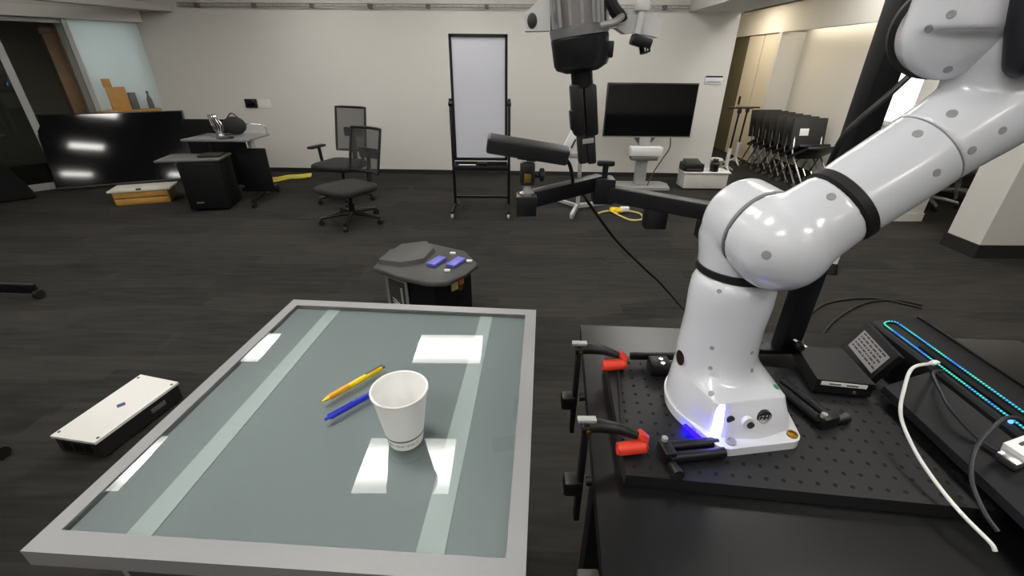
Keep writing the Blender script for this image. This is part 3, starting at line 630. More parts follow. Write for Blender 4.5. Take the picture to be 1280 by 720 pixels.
# ================================================================== ELECTRONICS ON THE DESK
t = thing('mini_computer', 'flat black box with a silver label strip right of the robot foot', 'computer', (0.645, 0.73, ZB))
q = [(0.588, 0.672), (0.688, 0.656), (0.703, 0.772), (0.612, 0.786)]
B().prism(q, ZB + 0.004, ZB + 0.034).build('case', BLKP, t, 0, world=True)
b = B(); m0, m1 = Vector((*q[0], 0)), Vector((*q[1], 0)); dd = (m1 - m0).normalized(); b.beam(m0 + dd * 0.008 + Vector((0, -0.001, ZB + 0.027)), m0 + dd * 0.088 + Vector((0, -0.001, ZB + 0.027)), 0.0015, 0.008)
b.build('label_strip', WPLAST, t, world=True)
for s in (0.022, 0.052):
    B().beam(m0 + dd * s + Vector((0, -0.0022, ZB + 0.027)), m0 + dd * (s + 0.02) + Vector((0, -0.0022, ZB + 0.027)), 0.001, 0.003).build('print', MIDG, t, world=True)
B().cyl(m0 + dd * 0.07 + Vector((0, -0.0005, ZB + 0.012)), m0 + dd * 0.07 + Vector((0, -0.003, ZB + 0.012)), 0.003).build('power_button', MIDG, t, world=True)
B().tube([(0.615, 0.80, ZB + 0.033), (0.607, 0.77, ZB + 0.044), (0.606, 0.76, ZB + 0.044)], [0.008, 0.009, 0.007], 12).build('plug', BLKP, t, world=True)
o = tag(B().box((0.608, 0.772, ZB + 0.0485), (0.006, 0.030, 0.002), 0.0005, rotm(0, 0.0, 0.35)).build('cable_tag', WPLAST, t, world=True), 'white cable tag')
t = thing('power_supply', 'black power supply leaning upright with a large printed grey sticker', 'power supply', (0.72, 0.74, ZB))
a0, a1 = Vector((0.730, 0.812, ZB)), Vector((0.704, 0.690, ZB)); ud = Vector((0.030, -0.006, 0.068)); th = Vector((0.012, -0.003, -0.005))
B().rings([[a0 + Vector((0, 0, .013)), a1 + Vector((0, 0, .013)), a1 + ud + Vector((0, 0, .013)), a0 + ud + Vector((0, 0, .013))], [a0 + th + Vector((0, 0, .013)), a1 + th + Vector((0, 0, .013)), a1 + ud + th + Vector((0, 0, .013)), a0 + ud + th + Vector((0, 0, .013))]]).build('case', BLKP, t, 0, world=True)
nn = (a1 - a0).cross(ud).normalized(); nn = nn if nn.x < 0 else -nn
def PS(s, v, o=0.0): return a0 + (a1 - a0) * s + ud * v + nn * o + Vector((0, 0, .013))
STK = mat('grey_sticker', (158, 156, 158), 0.5)
B().rings([[PS(.12, .22, .0004), PS(.92, .22, .0004), PS(.92, .82, .0004), PS(.12, .82, .0004)], [PS(.12, .22, .001), PS(.92, .22, .001), PS(.92, .82, .001), PS(.12, .82, .001)]]).build('sticker', STK, t, 0, world=True)
b = B(); random.seed(5)
for r_ in range(5):
    s = 0.17
    while s < 0.84:
        L = random.uniform(0.03, 0.11); v = 0.74 - r_ * 0.105
        b.rings([[PS(s, v, .0011), PS(s + L, v, .0011), PS(s + L, v + 0.045, .0011), PS(s, v + 0.045, .0011)], [PS(s, v, .0013), PS(s + L, v, .0013), PS(s + L, v + 0.045, .0013), PS(s, v + 0.045, .0013)]]); s += L + 0.025
b.build('sticker_print', GREYP, t, 0, world=True)
# slim black computer with a stadium shaped LED ring
t = thing('gaming_computer', 'black slanted computer with a cyan dotted LED ring at the right edge', 'computer', (0.78, 0.45, ZB))
y0, y1 = 0.825, 0.14
def sec(y):
    sx = -0.035 * (0.82 - y)
    return [Vector((x + sx, y, z)) for x, z in ((0.768, 0.945), (0.785, 0.998), (0.790, 1.002), (0.838, 1.011), (0.885, 1.012), (0.94, 0.985), (0.94, 0.945))]
_c = B().rings([sec(y0), sec(0.5), sec(0.3), sec(y1)]).build('case', mat('case_satin', (9, 9, 13), 0.5, spec=0.3), t, 20, world=True)
B().rings([[Vector((x + k, y, z)) for x, z in ((0.700, .950), (0.704, .962), (0.772, .996), (0.770, .950))] for y, k in ((0.655, 0.0), (0.40, -0.012), (0.15, -0.024))]).build('front_bezel', mat('case_satin', (9, 9, 13), 0.5), t, 20, world=True)
def TP(y, u, off=0.0):       # point on the sloping top strip, u across it
    a, bq = sec(y)[2], sec(y)[3]; n = Vector((-0.18, 0, 0.98)); return a + (bq - a) * u + n * off
loop = []
N = 40
for i in range(N + 1): loop.append(TP(0.800 - i * 0.50 / N, 0.74, 0.001))
for i in range(1, 8): loop.append(TP(0.300 - 0.018 * math.sin(PI * i / 8), 0.74 - 0.54 * (1 - math.cos(PI * i / 8)) / 2, 0.001))
for i in range(N + 1): loop.append(TP(0.300 + i * 0.50 / N, 0.20, 0.001))
for i in range(1, 8): loop.append(TP(0.800 + 0.012 * math.sin(PI * i / 8), 0.20 + 0.54 * (1 - math.cos(PI * i / 8)) / 2, 0.001))
B().tube(loop, 0.0030, 8, closed=True).build('led_channel', BLKP, t, world=True)
m = bpy.data.materials.new('led_dots'); m.use_nodes = True; nt = m.node_tree; nt.nodes.clear()
oo = nt.nodes.new('ShaderNodeOutputMaterial'); e = nt.nodes.new('ShaderNodeEmission'); tc = nt.nodes.new('ShaderNodeTexCoord'); nz = nt.nodes.new('ShaderNodeTexNoise'); nz.inputs['Scale'].default_value = 26
rp = nt.nodes.new('ShaderNodeValToRGB'); rp.color_ramp.elements[0].position = 0.35; rp.color_ramp.elements[0].color = (*s2l((40, 130, 255)), 1); rp.color_ramp.elements[1].position = 0.62; rp.color_ramp.elements[1].color = (*s2l((70, 225, 190)), 1)
nt.links.new(tc.outputs['Object'], nz.inputs['Vector']); nt.links.new(nz.outputs['Fac'], rp.inputs[0]); nt.links.new(rp.outputs[0], e.inputs[0]); e.inputs[1].default_value = 1.3; nt.links.new(e.outputs[0], oo.inputs[0])
led = B(); tot = 0.0
import itertools
prev = loop[0]; acc = 0.0
for p in loop[1:] + [loop[0]]:
    seg = (p - prev).length; s = 0.0
    while acc + (seg - s) >= 0.0052:
        s += 0.0052 - acc; acc = 0.0; c_ = prev + (p - prev) * (s / seg)
        led.box(c_ + Vector((-0.0011, 0, 0.0026)), (0.0024, 0.0028, 0.0020))
    acc += seg - s; prev = p
o = led.build('led', m, t, 0, world=True); o['kind'] = 'stuff'
B().beam(sec(y0)[4] + Vector((0, 0, .002)), sec(y1)[4] + Vector((0, 0, .002)), 0.006, 0.004).build('ridge', BLKP, t, world=True)
B().beam(TP(0.72, 0.47, 0.001), TP(0.36, 0.47, 0.001), 0.012, 0.003).build('port_panel', BLKM, t, world=True)
B().ball(TP(0.520, 0.10, 0.002), 0.0035, 8).build('power_light', emission('blue_led', (60, 110, 255), 5.0), t, world=True)
for s in (0.75, 0.25): B().cyl((0.83, s, ZD), (0.83, s, 0.946), 0.012, seg=12).build('foot', RUB, t, world=True); B().cyl((0.90, s, ZD), (0.90, s, 0.946), 0.012, seg=12).build('foot', RUB, t, world=True)
# cables on the desk
t = thing('white_cable', 'white cable plugged into the LED ring computer and drooping over the breadboard', 'cable', (0.70, 0.62, 1.03))
pw = [Vector((0.792, 0.666, 1.011)), Vector((0.768, 0.655, 1.016)), Vector((0.713, 0.632, 1.022)), Vector((0.672, 0.592, 1.010)), Vector((0.645, 0.552, 0.985)), Vector((0.631, 0.494, 0.965)), Vector((0.630, 0.441, 0.950)), Vector((0.633, 0.402, 0.942)), Vector((0.640, 0.368, 0.936)), Vector((0.642, 0.360, 0.930))]
B().tube(catmull(pw[1:], 8), 0.0028, 8).build('cord', WPLAST, t, world=True)
B().beam(pw[0], pw[1], 0.009, 0.006, 0.002).build('plug', WPLAST, t, world=True)
DCAB = mat('dark_cable', (34, 34, 40), 0.45)
cable('grey_cable', [(0.780, 0.640, 1.010), (0.755, 0.632, 1.010), (0.735, 0.59, 1.005), (0.723, 0.552, 0.998), (0.728, 0.499, 0.985), (0.735, 0.452, 0.99)], 0.003, DCAB, 'dark grey cable curving from the LED ring over the black case')
cable('black_cable', [(0.800, 0.50, 1.013), (0.770, 0.510, 1.022), (0.743, 0.504, 1.018), (0.700, 0.48, 0.992), (0.676, 0.447, 0.962), (0.664, 0.406, 0.945), (0.668, 0.385, 0.934)], 0.0032, DCAB, 'black cable looping down the near end of the black case')
t = thing('network_plug', 'white and silver plug adapter at the right edge over the black case', 'adapter', (0.70, 0.40, 1.03))
RN = rotm(0, -0.25, 0.2)
B().box((0.752, 0.466, 1.002), (0.040, 0.030, 0.018), 0.002, RN).build('body', WPLAST, t, world=True)
B().box((0.728, 0.458, 0.990), (0.016, 0.026, 0.013), 0.002, RN).build('shell', STEEL, t, world=True)
for s_ in (-0.008, 0.004): B().box((0.752, 0.466 + s_, 1.0115), (0.018, 0.004, 0.004), 0, RN).build('contact', GREYP, t, world=True)
t = thing('black_case', 'small black slanted case at the bottom right edge of the desk', 'case', (0.565, 0.30, ZD))
B().rings([[Vector((0.53, 0.325, ZD)), Vector((0.60, 0.318, ZD)), Vector((0.60, 0.25, ZD)), Vector((0.53, 0.25, ZD))], [Vector((0.545, 0.315, ZD + .04)), Vector((0.585, 0.312, ZD + .04)), Vector((0.585, 0.255, ZD + .04)), Vector((0.545, 0.255, ZD + .04))]]).build('body', GREYP, t, 0, world=True)
B().box((0.565, 0.283, ZD + 0.042), (0.03, 0.04, 0.004), 0.001).build('lid', BLKP, t, world=True)
cable('floor_cable', [(1.55, 2.30, 0.008), (1.80, 2.38, 0.008), (2.2, 2.70, 0.008), (2.60, 2.79, 0.008), (2.84, 2.66, 0.008)], 0.008, RUB, 'black cable on the carpet beyond the desk, the straighter upper one')
cable('floor_cable', [(1.50, 2.10, 0.008), (1.80, 2.20, 0.008), (2.15, 2.50, 0.008), (2.5, 2.72, 0.008), (2.75, 2.76, 0.008), (2.88, 2.70, 0.008)], 0.008, RUB, 'black cable on the carpet beyond the desk, the lower more curved one')
# ================================================================== MIDDLE: BOX, BIN, WHITEBOARD, MONITOR
# white topped control unit on the floor at left
t = thing('control_unit', 'long box with white top and black sides on the carpet left of the table', 'control box', (-1.77, 1.52, 0))
q = [(-1.915, 1.335), (-1.700, 1.300), (-1.620, 1.685), (-1.845, 1.740)]; qb = [lerp2(p, (-1.77, 1.52), 0.03) for p in q]
B().prism(qb, 0.012, 0.092).build('body', mat('case_black', (30, 30, 31), 0.45), t, 0, world=True)
B().prism(q, 0.092, 0.104).build('lid', mat('white_lid', (225, 224, 220), 0.45), t, 0, world=True)
B().box((-1.768, 1.522, 0.1045), (0.03, 0.025, 0.001), 0, rotm(0, 0, 0.8)).build('emblem', mat('emblem_blue', (70, 74, 120), 0.5), t, world=True)
n0, n1 = Vector((*qb[1], 0)), Vector((*qb[2], 0)); nd = (n1 - n0).normalized()
B().beam(n0 + nd * 0.23 + Vector((0.001, 0, 0.055)), n0 + nd * 0.30 + Vector((0.001, 0, 0.055)), 0.002, 0.022).build('rating_label', MIDG, t, world=True)
f0, f1 = Vector((*qb[0], 0)), Vector((*qb[1], 0)); fd = (f1 - f0).normalized()
for s in (0.03, 0.085, 0.135): B().beam(f0 + fd * s + Vector((0, -0.002, 0.05)), f0 + fd * (s + 0.034) + Vector((0, -0.002, 0.05)), 0.004, 0.04).build('socket', BLKM, t, world=True)
for p in q: B().cyl((*lerp2(p, (-1.77, 1.52), 0.12), 0.104), (*lerp2(p, (-1.77, 1.52), 0.12), 0.106), 0.006, seg=10).build('screw', MIDG, t, world=True)
for p in qb: B().cyl((*lerp2(p, (-1.77, 1.52), 0.15), 0), (*lerp2(p, (-1.77, 1.52), 0.15), 0.013), 0.014, seg=10).build('foot', RUB, t, world=True)
# black machine behind the table
t = thing('equipment_case', 'black machine with a curved grey lid behind the glass table', 'machine', (-0.52, 2.5, 0))
top = [(-0.825, 2.36), (-0.635, 2.235), (-0.47, 2.165), (-0.36, 2.17), (-0.27, 2.28), (-0.205, 2.42), (-0.30, 2.62), (-0.56, 2.76), (-0.80, 2.64)]
ctr = (-0.52, 2.45)
bod = [lerp2(p, ctr, 0.09) for p in top]
B().prism([(-0.765, 2.38), (-0.60, 2.27), (-0.44, 2.205), (-0.25, 2.41), (-0.33, 2.58), (-0.56, 2.70), (-0.76, 2.60)], 0.02, 0.385).build('body', mat('machine_black', (14, 14, 18), 0.3), t, 0, world=True)
b = B(); b.rings([[Vector((*lerp2(p, ctr, s), z)) for p in top] for s, z in ((0.05, 0.383), (0.0, 0.392), (0.0, 0.410), (0.04, 0.420))]); b.build('top_plate', GREYP, t, 50, world=True)
b = B(); b.rings([[Vector((*p, z)) for p in q_] for q_, z in (([(-0.80, 2.40), (-0.66, 2.36), (-0.53, 2.42), (-0.49, 2.60), (-0.56, 2.72), (-0.72, 2.66)], 0.420), ([(-0.80, 2.41), (-0.66, 2.37), (-0.535, 2.43), (-0.50, 2.60), (-0.565, 2.715), (-0.72, 2.66)], 0.446), ([(-0.78, 2.45), (-0.66, 2.41), (-0.565, 2.46), (-0.53, 2.60), (-0.58, 2.69), (-0.71, 2.64)], 0.456))])
b.build('curved_lid', mat('lid_grey', (66, 65, 63), 0.55), t, 50, world=True)
w0, w1 = Vector((-0.745, 2.360, 0)), Vector((-0.61, 2.270, 0)); wn_ = Vector((-0.55, -0.83, 0)) * 0.006
fr = B()
for p in (w0, w1): fr.beam(p + wn_ + Vector((0, 0, 0.03)), p + wn_ + Vector((0, 0, 0.37)), 0.016, 0.012)
for zz_ in (0.04, 0.365): fr.beam(w0 + wn_ + Vector((0, 0, zz_)), w1 + wn_ + Vector((0, 0, zz_)), 0.012, 0.012)
fr = fr.build('window_frame', ALU, t, 0, world=True)
B().beam(w0 + wn_ * 0.6 + Vector((0, 0, 0.2)), w1 + wn_ * 0.6 + Vector((0, 0, 0.2)), 0.003, 0.31).build('window_pane', mat('smoky_pane', (60, 61, 58), 0.15), t, 0, world=True)
b = B()
for k in range(3): b.tube([w0 + wn_ + Vector((0.02, -0.006, 0.23 - 0.02 * k)), w1 + wn_ + Vector((-0.03, -0.004, 0.20 - 0.02 * k))], 0.004, 8)
b.tube([w1 + wn_ + Vector((-0.025, -0.004, 0.10)), w1 + wn_ + Vector((-0.03, -0.004, 0.33))], 0.006, 8)
b.build('linkage', GREYMET, t, world=True)
PUR = mat('violet_connector', (98, 96, 190), 0.4)
for (x, y) in ((-0.455, 2.42), (-0.335, 2.41)): B().box((x, y, 0.431), (0.06, 0.13, 0.022), 0.004, rotm(0, 0, -0.45)).build('connector', PUR, t, world=True)
for (x, y) in ((-0.375, 2.56), (-0.26, 2.44), (-0.375, 2.30)): B().box((x, y, 0.427), (0.035, 0.018, 0.014), 0.003).build('switch', WPLAST, t, world=True)
sp_ = Vector((-0.345, 2.305, 0.28))
for (dx, dy, dz, m, s) in ((0, 0, 0.03, PCORD, 0.05), (0.035, 0.04, 0.04, mat('orange_tag', (226, 120, 40), 0.5), 0.035), (0.03, 0.036, 0.0, BRASS, 0.03), (0.045, 0.052, 0.07, RED, 0.02)):
    B().box(sp_ + Vector((dx + 0.008, dy - 0.012, dz + 0.02)), (0.012, s, s), 0.003, rotm(0, 0, -0.72)).build('warning_sticker', m, t, world=True)
B().beam((-0.42, 2.195, 0.05), (-0.235, 2.40, 0.05), 0.012, 0.02).build('foot_rail', MIDG, t, world=True)
for (x, y) in ((-0.72, 2.42), (-0.46, 2.26), (-0.30, 2.45), (-0.56, 2.62)): B().cyl((x, y, 0), (x, y, 0.021), 0.02, seg=12).build('foot', RUB, t, world=True)
# mobile whiteboard
t = thing('mobile_whiteboard', 'tall narrow white board in a thin black frame on casters by the back wall', 'whiteboard', (-0.34, 4.83, 0))
B().box((-0.345, 4.83, 1.155), (0.52, 0.016, 1.13)).build('panel', mat('board_white', (206, 207, 216), 0.3), t, world=True)
fr = B(); fr.box((-0.345, 4.825, 1.725), (0.56, 0.03, 0.026)); fr.box((-0.345, 4.825, 0.575), (0.56, 0.03, 0.026))
for x in (-0.615, -0.075): fr.box((x, 4.825, 1.15), (0.026, 0.03, 1.17))
fr.build('frame', BLKMET, t, 0, world=True)
for x in (-0.643, -0.045):
    B().beam((x, 4.83, 0.06), (x, 4.83, 1.17), 0.03, 0.03, 0.003).build('post', BLKMET, t, world=True)
    B().cyl((x - 0.02, 4.82, 1.12), (x + 0.02, 4.82, 1.12), 0.022, seg=14).build('pivot_knob', BLKP, t, world=True)
    f = B().beam((x, 4.50, 0.075), (x, 5.10, 0.075), 0.03, 0.028, 0.004).build('foot_bar', BLKMET, t, world=True)
    for y in (4.52, 5.08):
        B().cyl((x - 0.012, y, 0.033), (x + 0.012, y, 0.033), 0.033, seg=16).build('caster', GREYMET, f, world=True)
B().box((-0.345, 4.83, 0.16), (0.58, 0.025, 0.025)).build('cross_bar', BLKMET, t, world=True)
tray = B().box((-0.345, 4.79, 0.49), (0.58, 0.08, 0.045), 0.004).build('tray', BLKMET, t, world=True)
B().box((-0.345, 4.835, 0.525), (0.56, 0.012, 0.04)).build('tray_rail', BLKMET, tray, world=True)
tag(B().box((-0.33, 4.785, 0.533), (0.10, 0.045, 0.038), 0.008).build('board_eraser', BLKP, at=(-0.33, 4.785, 0.514)), 'black board eraser lying on the tray of the mobile whiteboard', 'eraser')
tag(B().tube([(-0.58, 4.775, 0.5205), (-0.40, 4.778, 0.5205)], 0.007, 8).build('marker_pen', WPLAST, at=(-0.5, 4.775, 0.514)), 'pale marker pen lying on the tray of the mobile whiteboard', 'pen')
# silver floor stand behind the camera rig
t = thing('floor_stand', 'slim silver floor stand with a splayed foot in front of the back wall', 'stand', (0.72, 4.85, 0))
B().tube([(0.735, 4.85, 0.05), (0.722, 4.85, 0.66)], 0.022, 14).build('pole', GREYMET, t, world=True)
hd = B().box((0.610, 4.85, 0.76), (0.10, 0.05, 0.27), 0.008, rotm(0, 0.42, 0)).build('head', mat('stand_white', (225, 227, 230), 0.4), t, world=True)
B().box((0.66, 4.84, 0.62), (0.11, 0.07, 0.06), 0.008).build('collar', GREYMET, hd, world=True)
B().box((0.635, 4.82, 0.74), (0.02, 0.012, 0.10), 0.003, rotm(0, 0.42, 0)).build('slot', GREYP, hd, world=True)
for (x, y, wd_) in ((0.46, 5.32, 0.04), (0.63, 4.56, 0.07), (1.12, 5.12, 0.05)):
    B().beam((0.73, 4.87, 0.055), (x, y, 0.022), 0.035, wd_, 0.006, up=(0, 0, 1)).build('leg', mat('light_metal', (205, 207, 210), 0.35, 0.5), t, world=True)
# monitor on a pillar stand
t = thing('display_monitor', 'wide black monitor on a grey pillar cart before the back wall', 'monitor', (1.7, 5.9, 0))
B().box((1.70, 5.905, 0.975), (1.11, 0.05, 0.63), 0.006).build('housing', BLKP, t, world=True)
B().box((1.70, 5.878, 0.978), (1.08, 0.006, 0.59)).build('screen', BLKG, t, world=True)
B().box((1.70, 5.875, 0.664), (1.12, 0.008, 0.012)).build('lower_bezel', GREYMET, t, world=True)
B().rings([[Vector((x, y, z)) for x, y in ((1.55 + k, 5.9), (1.83 - k, 5.9), (1.83 - k, 5.97), (1.55 + k, 5.97))] for k, z in ((0, 0.66), (0.03, 0.62), (0.085, 0.56))]).build('mount_neck', MIDG, t, world=True)
B().box((1.715, 5.88, 0.49), (0.42, 0.12, 0.12), 0.02).build('device_shelf', WPLAST, t, world=True)
B().box((1.70, 5.88, 0.405), (0.34, 0.14, 0.05), 0.008).build('shelf_bracket', MIDG, t, world=True)
B().beam((1.70, 5.92, 0.05), (1.69, 5.92, 0.66), 0.14, 0.10, 0.01).build('pillar', GREYMET, t, world=True)
B().rings([[Vector((1.70 + x, 5.90 + y, z)) for x, y in ((-.36, -.16), (.36, -.16), (.40, 0.1), (.34, .22), (-.34, .22), (-.40, 0.1))] for z in (0.012, 0.045)] ).build('base_plate', GREYMET, t, world=True)
for x in (-0.3, 0.3): B().cyl((1.7 + x, 5.95, 0), (1.7 + x, 5.95, 0.013), 0.04, seg=12).build('foot', RUB, t, world=True)
cable('monitor_cable', [(2.03, 5.955, 0.68), (2.05, 5.965, 0.52), (1.98, 5.965, 0.38), (1.88, 5.95, 0.2), (1.79, 5.84, 0.055)], 0.008, GREYP, 'thin dark cable hanging from the monitor beside its grey pillar')
o = tag(B().box((1.36, 6.625, 0.56), (0.12, 0.025, 0.075), 0.004).build('outlet_box', BLKP, at=(1.36, 6.63, 0.56)), 'small black outlet box on the back wall left of the monitor pillar', 'outlet')
# boxes to the right of the monitor cart
t = thing('low_cabinet', 'low white cabinet on the floor right of the monitor cart', 'cabinet', (2.55, 5.95, 0))
B().box((2.56, 5.98, 0.115), (0.58, 0.26, 0.20), 0.01).build('body', mat('dim_white', (205, 203, 196), 0.5), t, world=True)
B().box((2.56, 5.98, 0.225), (0.62, 0.30, 0.02), 0.005).build('top', WPLAST, t, world=True)
for x in (2.35, 2.77): B().cyl((x, 5.98, 0), (x, 5.98, 0.016), 0.03, seg=12).build('foot', RUB, t, world=True)
t = thing('black_printer', 'small black printer on the low white cabinet beside the monitor cart', 'printer', (2.38, 5.93, 0.235))
B().box((2.38, 5.96, 0.285), (0.26, 0.22, 0.10), 0.012).build('body', BLKP, t, world=True)
B().box((2.38, 5.97, 0.345), (0.20, 0.16, 0.03), 0.01, rotm(0.2, 0, 0)).build('lid', GREYP, t, world=True)
B().box((2.38, 5.845, 0.265), (0.20, 0.03, 0.02), 0.004).build('output_tray', GREYP, t, world=True)
t = thing('black_flask', 'small black cylinder standing on the low white cabinet right of the printer', 'flask', (2.66, 5.90, 0.235))
B().lathe((0, 0, 0), [(0.05, 0), (0.055, 0.01), (0.055, 0.10), (0.04, 0.12), (0.04, 0.14)], 20).build('body', BLKP, t)
B().cyl((0, 0, 0.14), (0, 0, 0.16), 0.036).build('cap', GREYP, t)
# extension cords
def coil(name, label, c, r, m, n=5, plug=True):
    t = thing(name, label, 'cord', (c[0], c[1], 0)); pts = []
    for i in range(n * 12 + 1):
        a = 2 * PI * i / 12; rr = r * (0.8 + 0.25 * math.sin(i * 1.7)); pts.append((rr * math.cos(a) * 1.2, rr * math.sin(a) * 0.9, 0.014 + 0.006 * i / 12))
    B().tube(pts, 0.014, 8).build('cord', m, t); return t
t = coil('extension_cord', 'bright yellow extension cord bundle on the carpet below the monitor', (1.17, 4.80, 0), 0.06, YEL)
B().tube(catmull([(0.06, 0.0, 0.012), (0.16, 0.02, 0.012), (0.25, -0.08, 0.012), (0.22, -0.26, 0.012), (0.10, -0.30, 0.012), (0.02, -0.18, 0.012), (-0.05, -0.05, 0.02)], 6), 0.011, 8).build('loop', PCORD, t)
B().tube(catmull([(-0.05, 0.03, 0.012), (-0.14, 0.0, 0.012), (-0.22, -0.07, 0.012)], 6), 0.011, 8).build('loop', PCORD, t)
B().box((0.08, -0.02, 0.05), (0.10, 0.05, 0.05), 0.01).build('plug', WPLAST, t)
t = thing('extension_cord', 'yellow extension cord lying flat beside the black folding desk', 'cord', (-3.2, 6.15, 0))
for k in range(3):
    B().tube(catmull([(-0.22, -0.12 + .05 * k, 0.012 + .014 * k), (-0.08, -0.10 + .04 * k, 0.014 + .014 * k), (0.02, 0.06 + .03 * k, 0.014 + .014 * k), (0.16, 0.10 + .03 * k, 0.014 + .014 * k), (0.28, 0.22 + .02 * k, 0.012 + .014 * k)], 6), 0.013, 8).build('cord', YCORD if k != 1 else PCORD, t)
# sign, thermostat
def wallp(s, z, off=0.0): return BWL + BD * s + BN * off + Vector((0, 0, z))
def sof(x): return (Vector((x, 0, 0)) - Vector((BWL.x, 0, 0))).x / BD.x
RB = Matrix((BD, Vector((0, 0, 1)), BN)).transposed()
t = thing('room_sign', 'small white sign with a dark upper band near the right end of the back wall', 'sign', wallp(sof(2.70), 1.31))
B().box(wallp(sof(2.695), 1.31, 0.006), (0.235, 0.105, 0.010), 0.001, RB).build('plate', mat('sign_white', (222, 222, 226), 0.4), t, world=True)
B().box(wallp(sof(2.695), 1.350, 0.012), (0.225, 0.020, 0.004), 0, RB).build('band', mat('sign_navy', (48, 50, 72), 0.4), t, world=True)
B().box(wallp(sof(2.695), 1.285, 0.0115), (0.19, 0.008, 0.002), 0, RB).build('lettering', MIDG, t, world=True)
t = thing('wall_panel', 'black square switch panel on the back wall above the office chairs', 'switch panel', wallp(sof(-3.72), 0.95))
B().box(wallp(sof(-3.715), 0.955, 0.012), (0.165, 0.115, 0.022), 0.004, RB).build('plate', BLKP, t, world=True)
B().box(wallp(sof(-3.715), 0.96, 0.0245), (0.11, 0.07, 0.004), 0.001, RB).build('display', BLKG, t, world=True)
o = tag(B().box(wallp(sof(-3.52), 0.95, 0.006), (0.17, 0.115, 0.010), 0.003, RB).build('blank_plate', TRIMW, at=wallp(sof(-3.52), 0.95)), 'white blank wall plate right of the black switch panel', 'wall plate')
# ================================================================== OFFICE CHAIRS
MESHC = mesh_cloth('chair_mesh', (52, 52, 52), 0.72)
def office_chair(label, loc, rz, seat_h, back_top, wide, arms, mats=(BLKP, DFAB)):
    """faces local -Y"""
    t = thing('office_chair', label, 'chair', loc, rz, 'office chairs on casters')
    fm, sm = mats
    for k in range(5):
        a = PI / 2 + k * 2 * PI / 5; d = Vector((math.cos(a), math.sin(a), 0)); sd = Vector((-d.y, d.x, 0))
        l = B().tube([Vector((0, 0, 0.105)), d * 0.16 + Vector((0, 0, 0.095)), d * 0.31 + Vector((0, 0, 0.07))], [0.026, 0.021, 0.015], 10).build('leg', fm, t)
        B().cyl(d * 0.31 - sd * 0.020 + Vector((0, 0, 0.028)), d * 0.31 + sd * 0.020 + Vector((0, 0, 0.028)), 0.028, seg=14).build('caster', RUB, l)
        B().cyl(d * 0.31 + Vector((0, 0, 0.03)), d * 0.31 + Vector((0, 0, 0.068)), 0.009, seg=8).build('caster_stem', fm, l)
    B().tube([(0, 0, 0.09), (0, 0, 0.20), (0, 0, 0.2005), (0, 0, seat_h - 0.06)], [0.03, 0.03, 0.018, 0.018], 16).build('gas_column', fm, t)
    B().box((0, 0.02, seat_h - 0.055), (0.20, 0.26, 0.05), 0.015).build('tilt_mechanism', fm, t)
    B().rings([[Vector((x * s, y * s2 - 0.01, z)) for x, y in ((-.24, -.16), (-.22, -.235), (-.12, -.26), (.12, -.26), (.22, -.235), (.24, -.16), (.23, .18), (.17, .23), (-.17, .23), (-.23, .18))] for s, s2, z in ((0.92, .92, seat_h - 0.035), (1, 1, seat_h - 0.015), (1, 1, seat_h + 0.015), (0.93, .93, seat_h + 0.032))]).build('seat', sm, t, 50)
    h0 = seat_h + 0.12; hw = wide / 2; yb = 0.25
    def bk(x, z): return Vector((x, yb + 0.10 * (z - h0) / (back_top - h0) - 0.25 * x * x / max(hw, .1) * 0.6, z))
    n = 7
    g = B(); rows = []
    for i in range(n + 1):
        z = h0 + (back_top - h0) * i / n; rows.append([g.bm.verts.new(bk(-hw + 2 * hw * j / 6, z)) for j in range(7)])
    for i in range(n):
        for j in range(6): g.bm.faces.new((rows[i][j], rows[i][j + 1], rows[i + 1][j + 1], rows[i + 1][j]))
    g.build('back_mesh', MESHC, t)
    loop_ = [bk(-hw + 2 * hw * j / 6, h0) for j in range(7)] + [bk(hw, h0 + (back_top - h0) * i / n) for i in range(1, n + 1)] + [bk(hw - 2 * hw * j / 6, back_top) for j in range(1, 7)] + [bk(-hw, back_top - (back_top - h0) * i / n) for i in range(1, n)]
    B().tube(loop_, 0.014, 8, closed=True).build('back_frame', fm, t)
    B().tube([(0, 0.10, seat_h - 0.05), (0, 0.27, seat_h - 0.02), bk(0, h0 + 0.05) + Vector((0, 0.03, 0)), bk(0, h0 + 0.22) + Vector((0, 0.02, 0))], [0.03, 0.03, 0.025, 0.018], 10).build('back_spine', fm, t)
    B().box(bk(0, h0 + (back_top - h0) * 0.42) + Vector((0, 0.02, 0)), (wide * 0.62, 0.03, 0.10), 0.012).build('lumbar_pad', BLKP, t)
    if arms:
        for s in (-1, 1):
            a = B().tube([(s * 0.20, 0.03, seat_h - 0.04), (s * 0.285, 0.03, seat_h - 0.01), (s * 0.29, 0.02, seat_h + 0.17)], [0.018, 0.018, 0.02], 10).build('armrest', fm, t)
            B().box((s * 0.285, -0.02, seat_h + 0.185), (0.075, 0.25, 0.028), 0.012).build('arm_pad', BLKP, a)
    return t
office_chair('black mesh office chair with a tall square back, standing nearer the white wall', (-2.00, 5.20, 0), -0.30, 0.43, 1.02, 0.40, True)
office_chair('black mesh office chair with a low rounded back in front of the other office chair', (-1.66, 4.40, 0), -0.55, 0.36, 0.90, 0.42, False)
t = thing('rolling_stand', 'black rolling stand at the left edge with one long caster leg in view', 'stand', (-4.05, 2.72, 0))
B().beam((-4.05, 2.72, 0.03), (-4.05, 2.72, 1.3), 0.06, 0.06, 0.005).build('column', BLKMET, t, world=True)
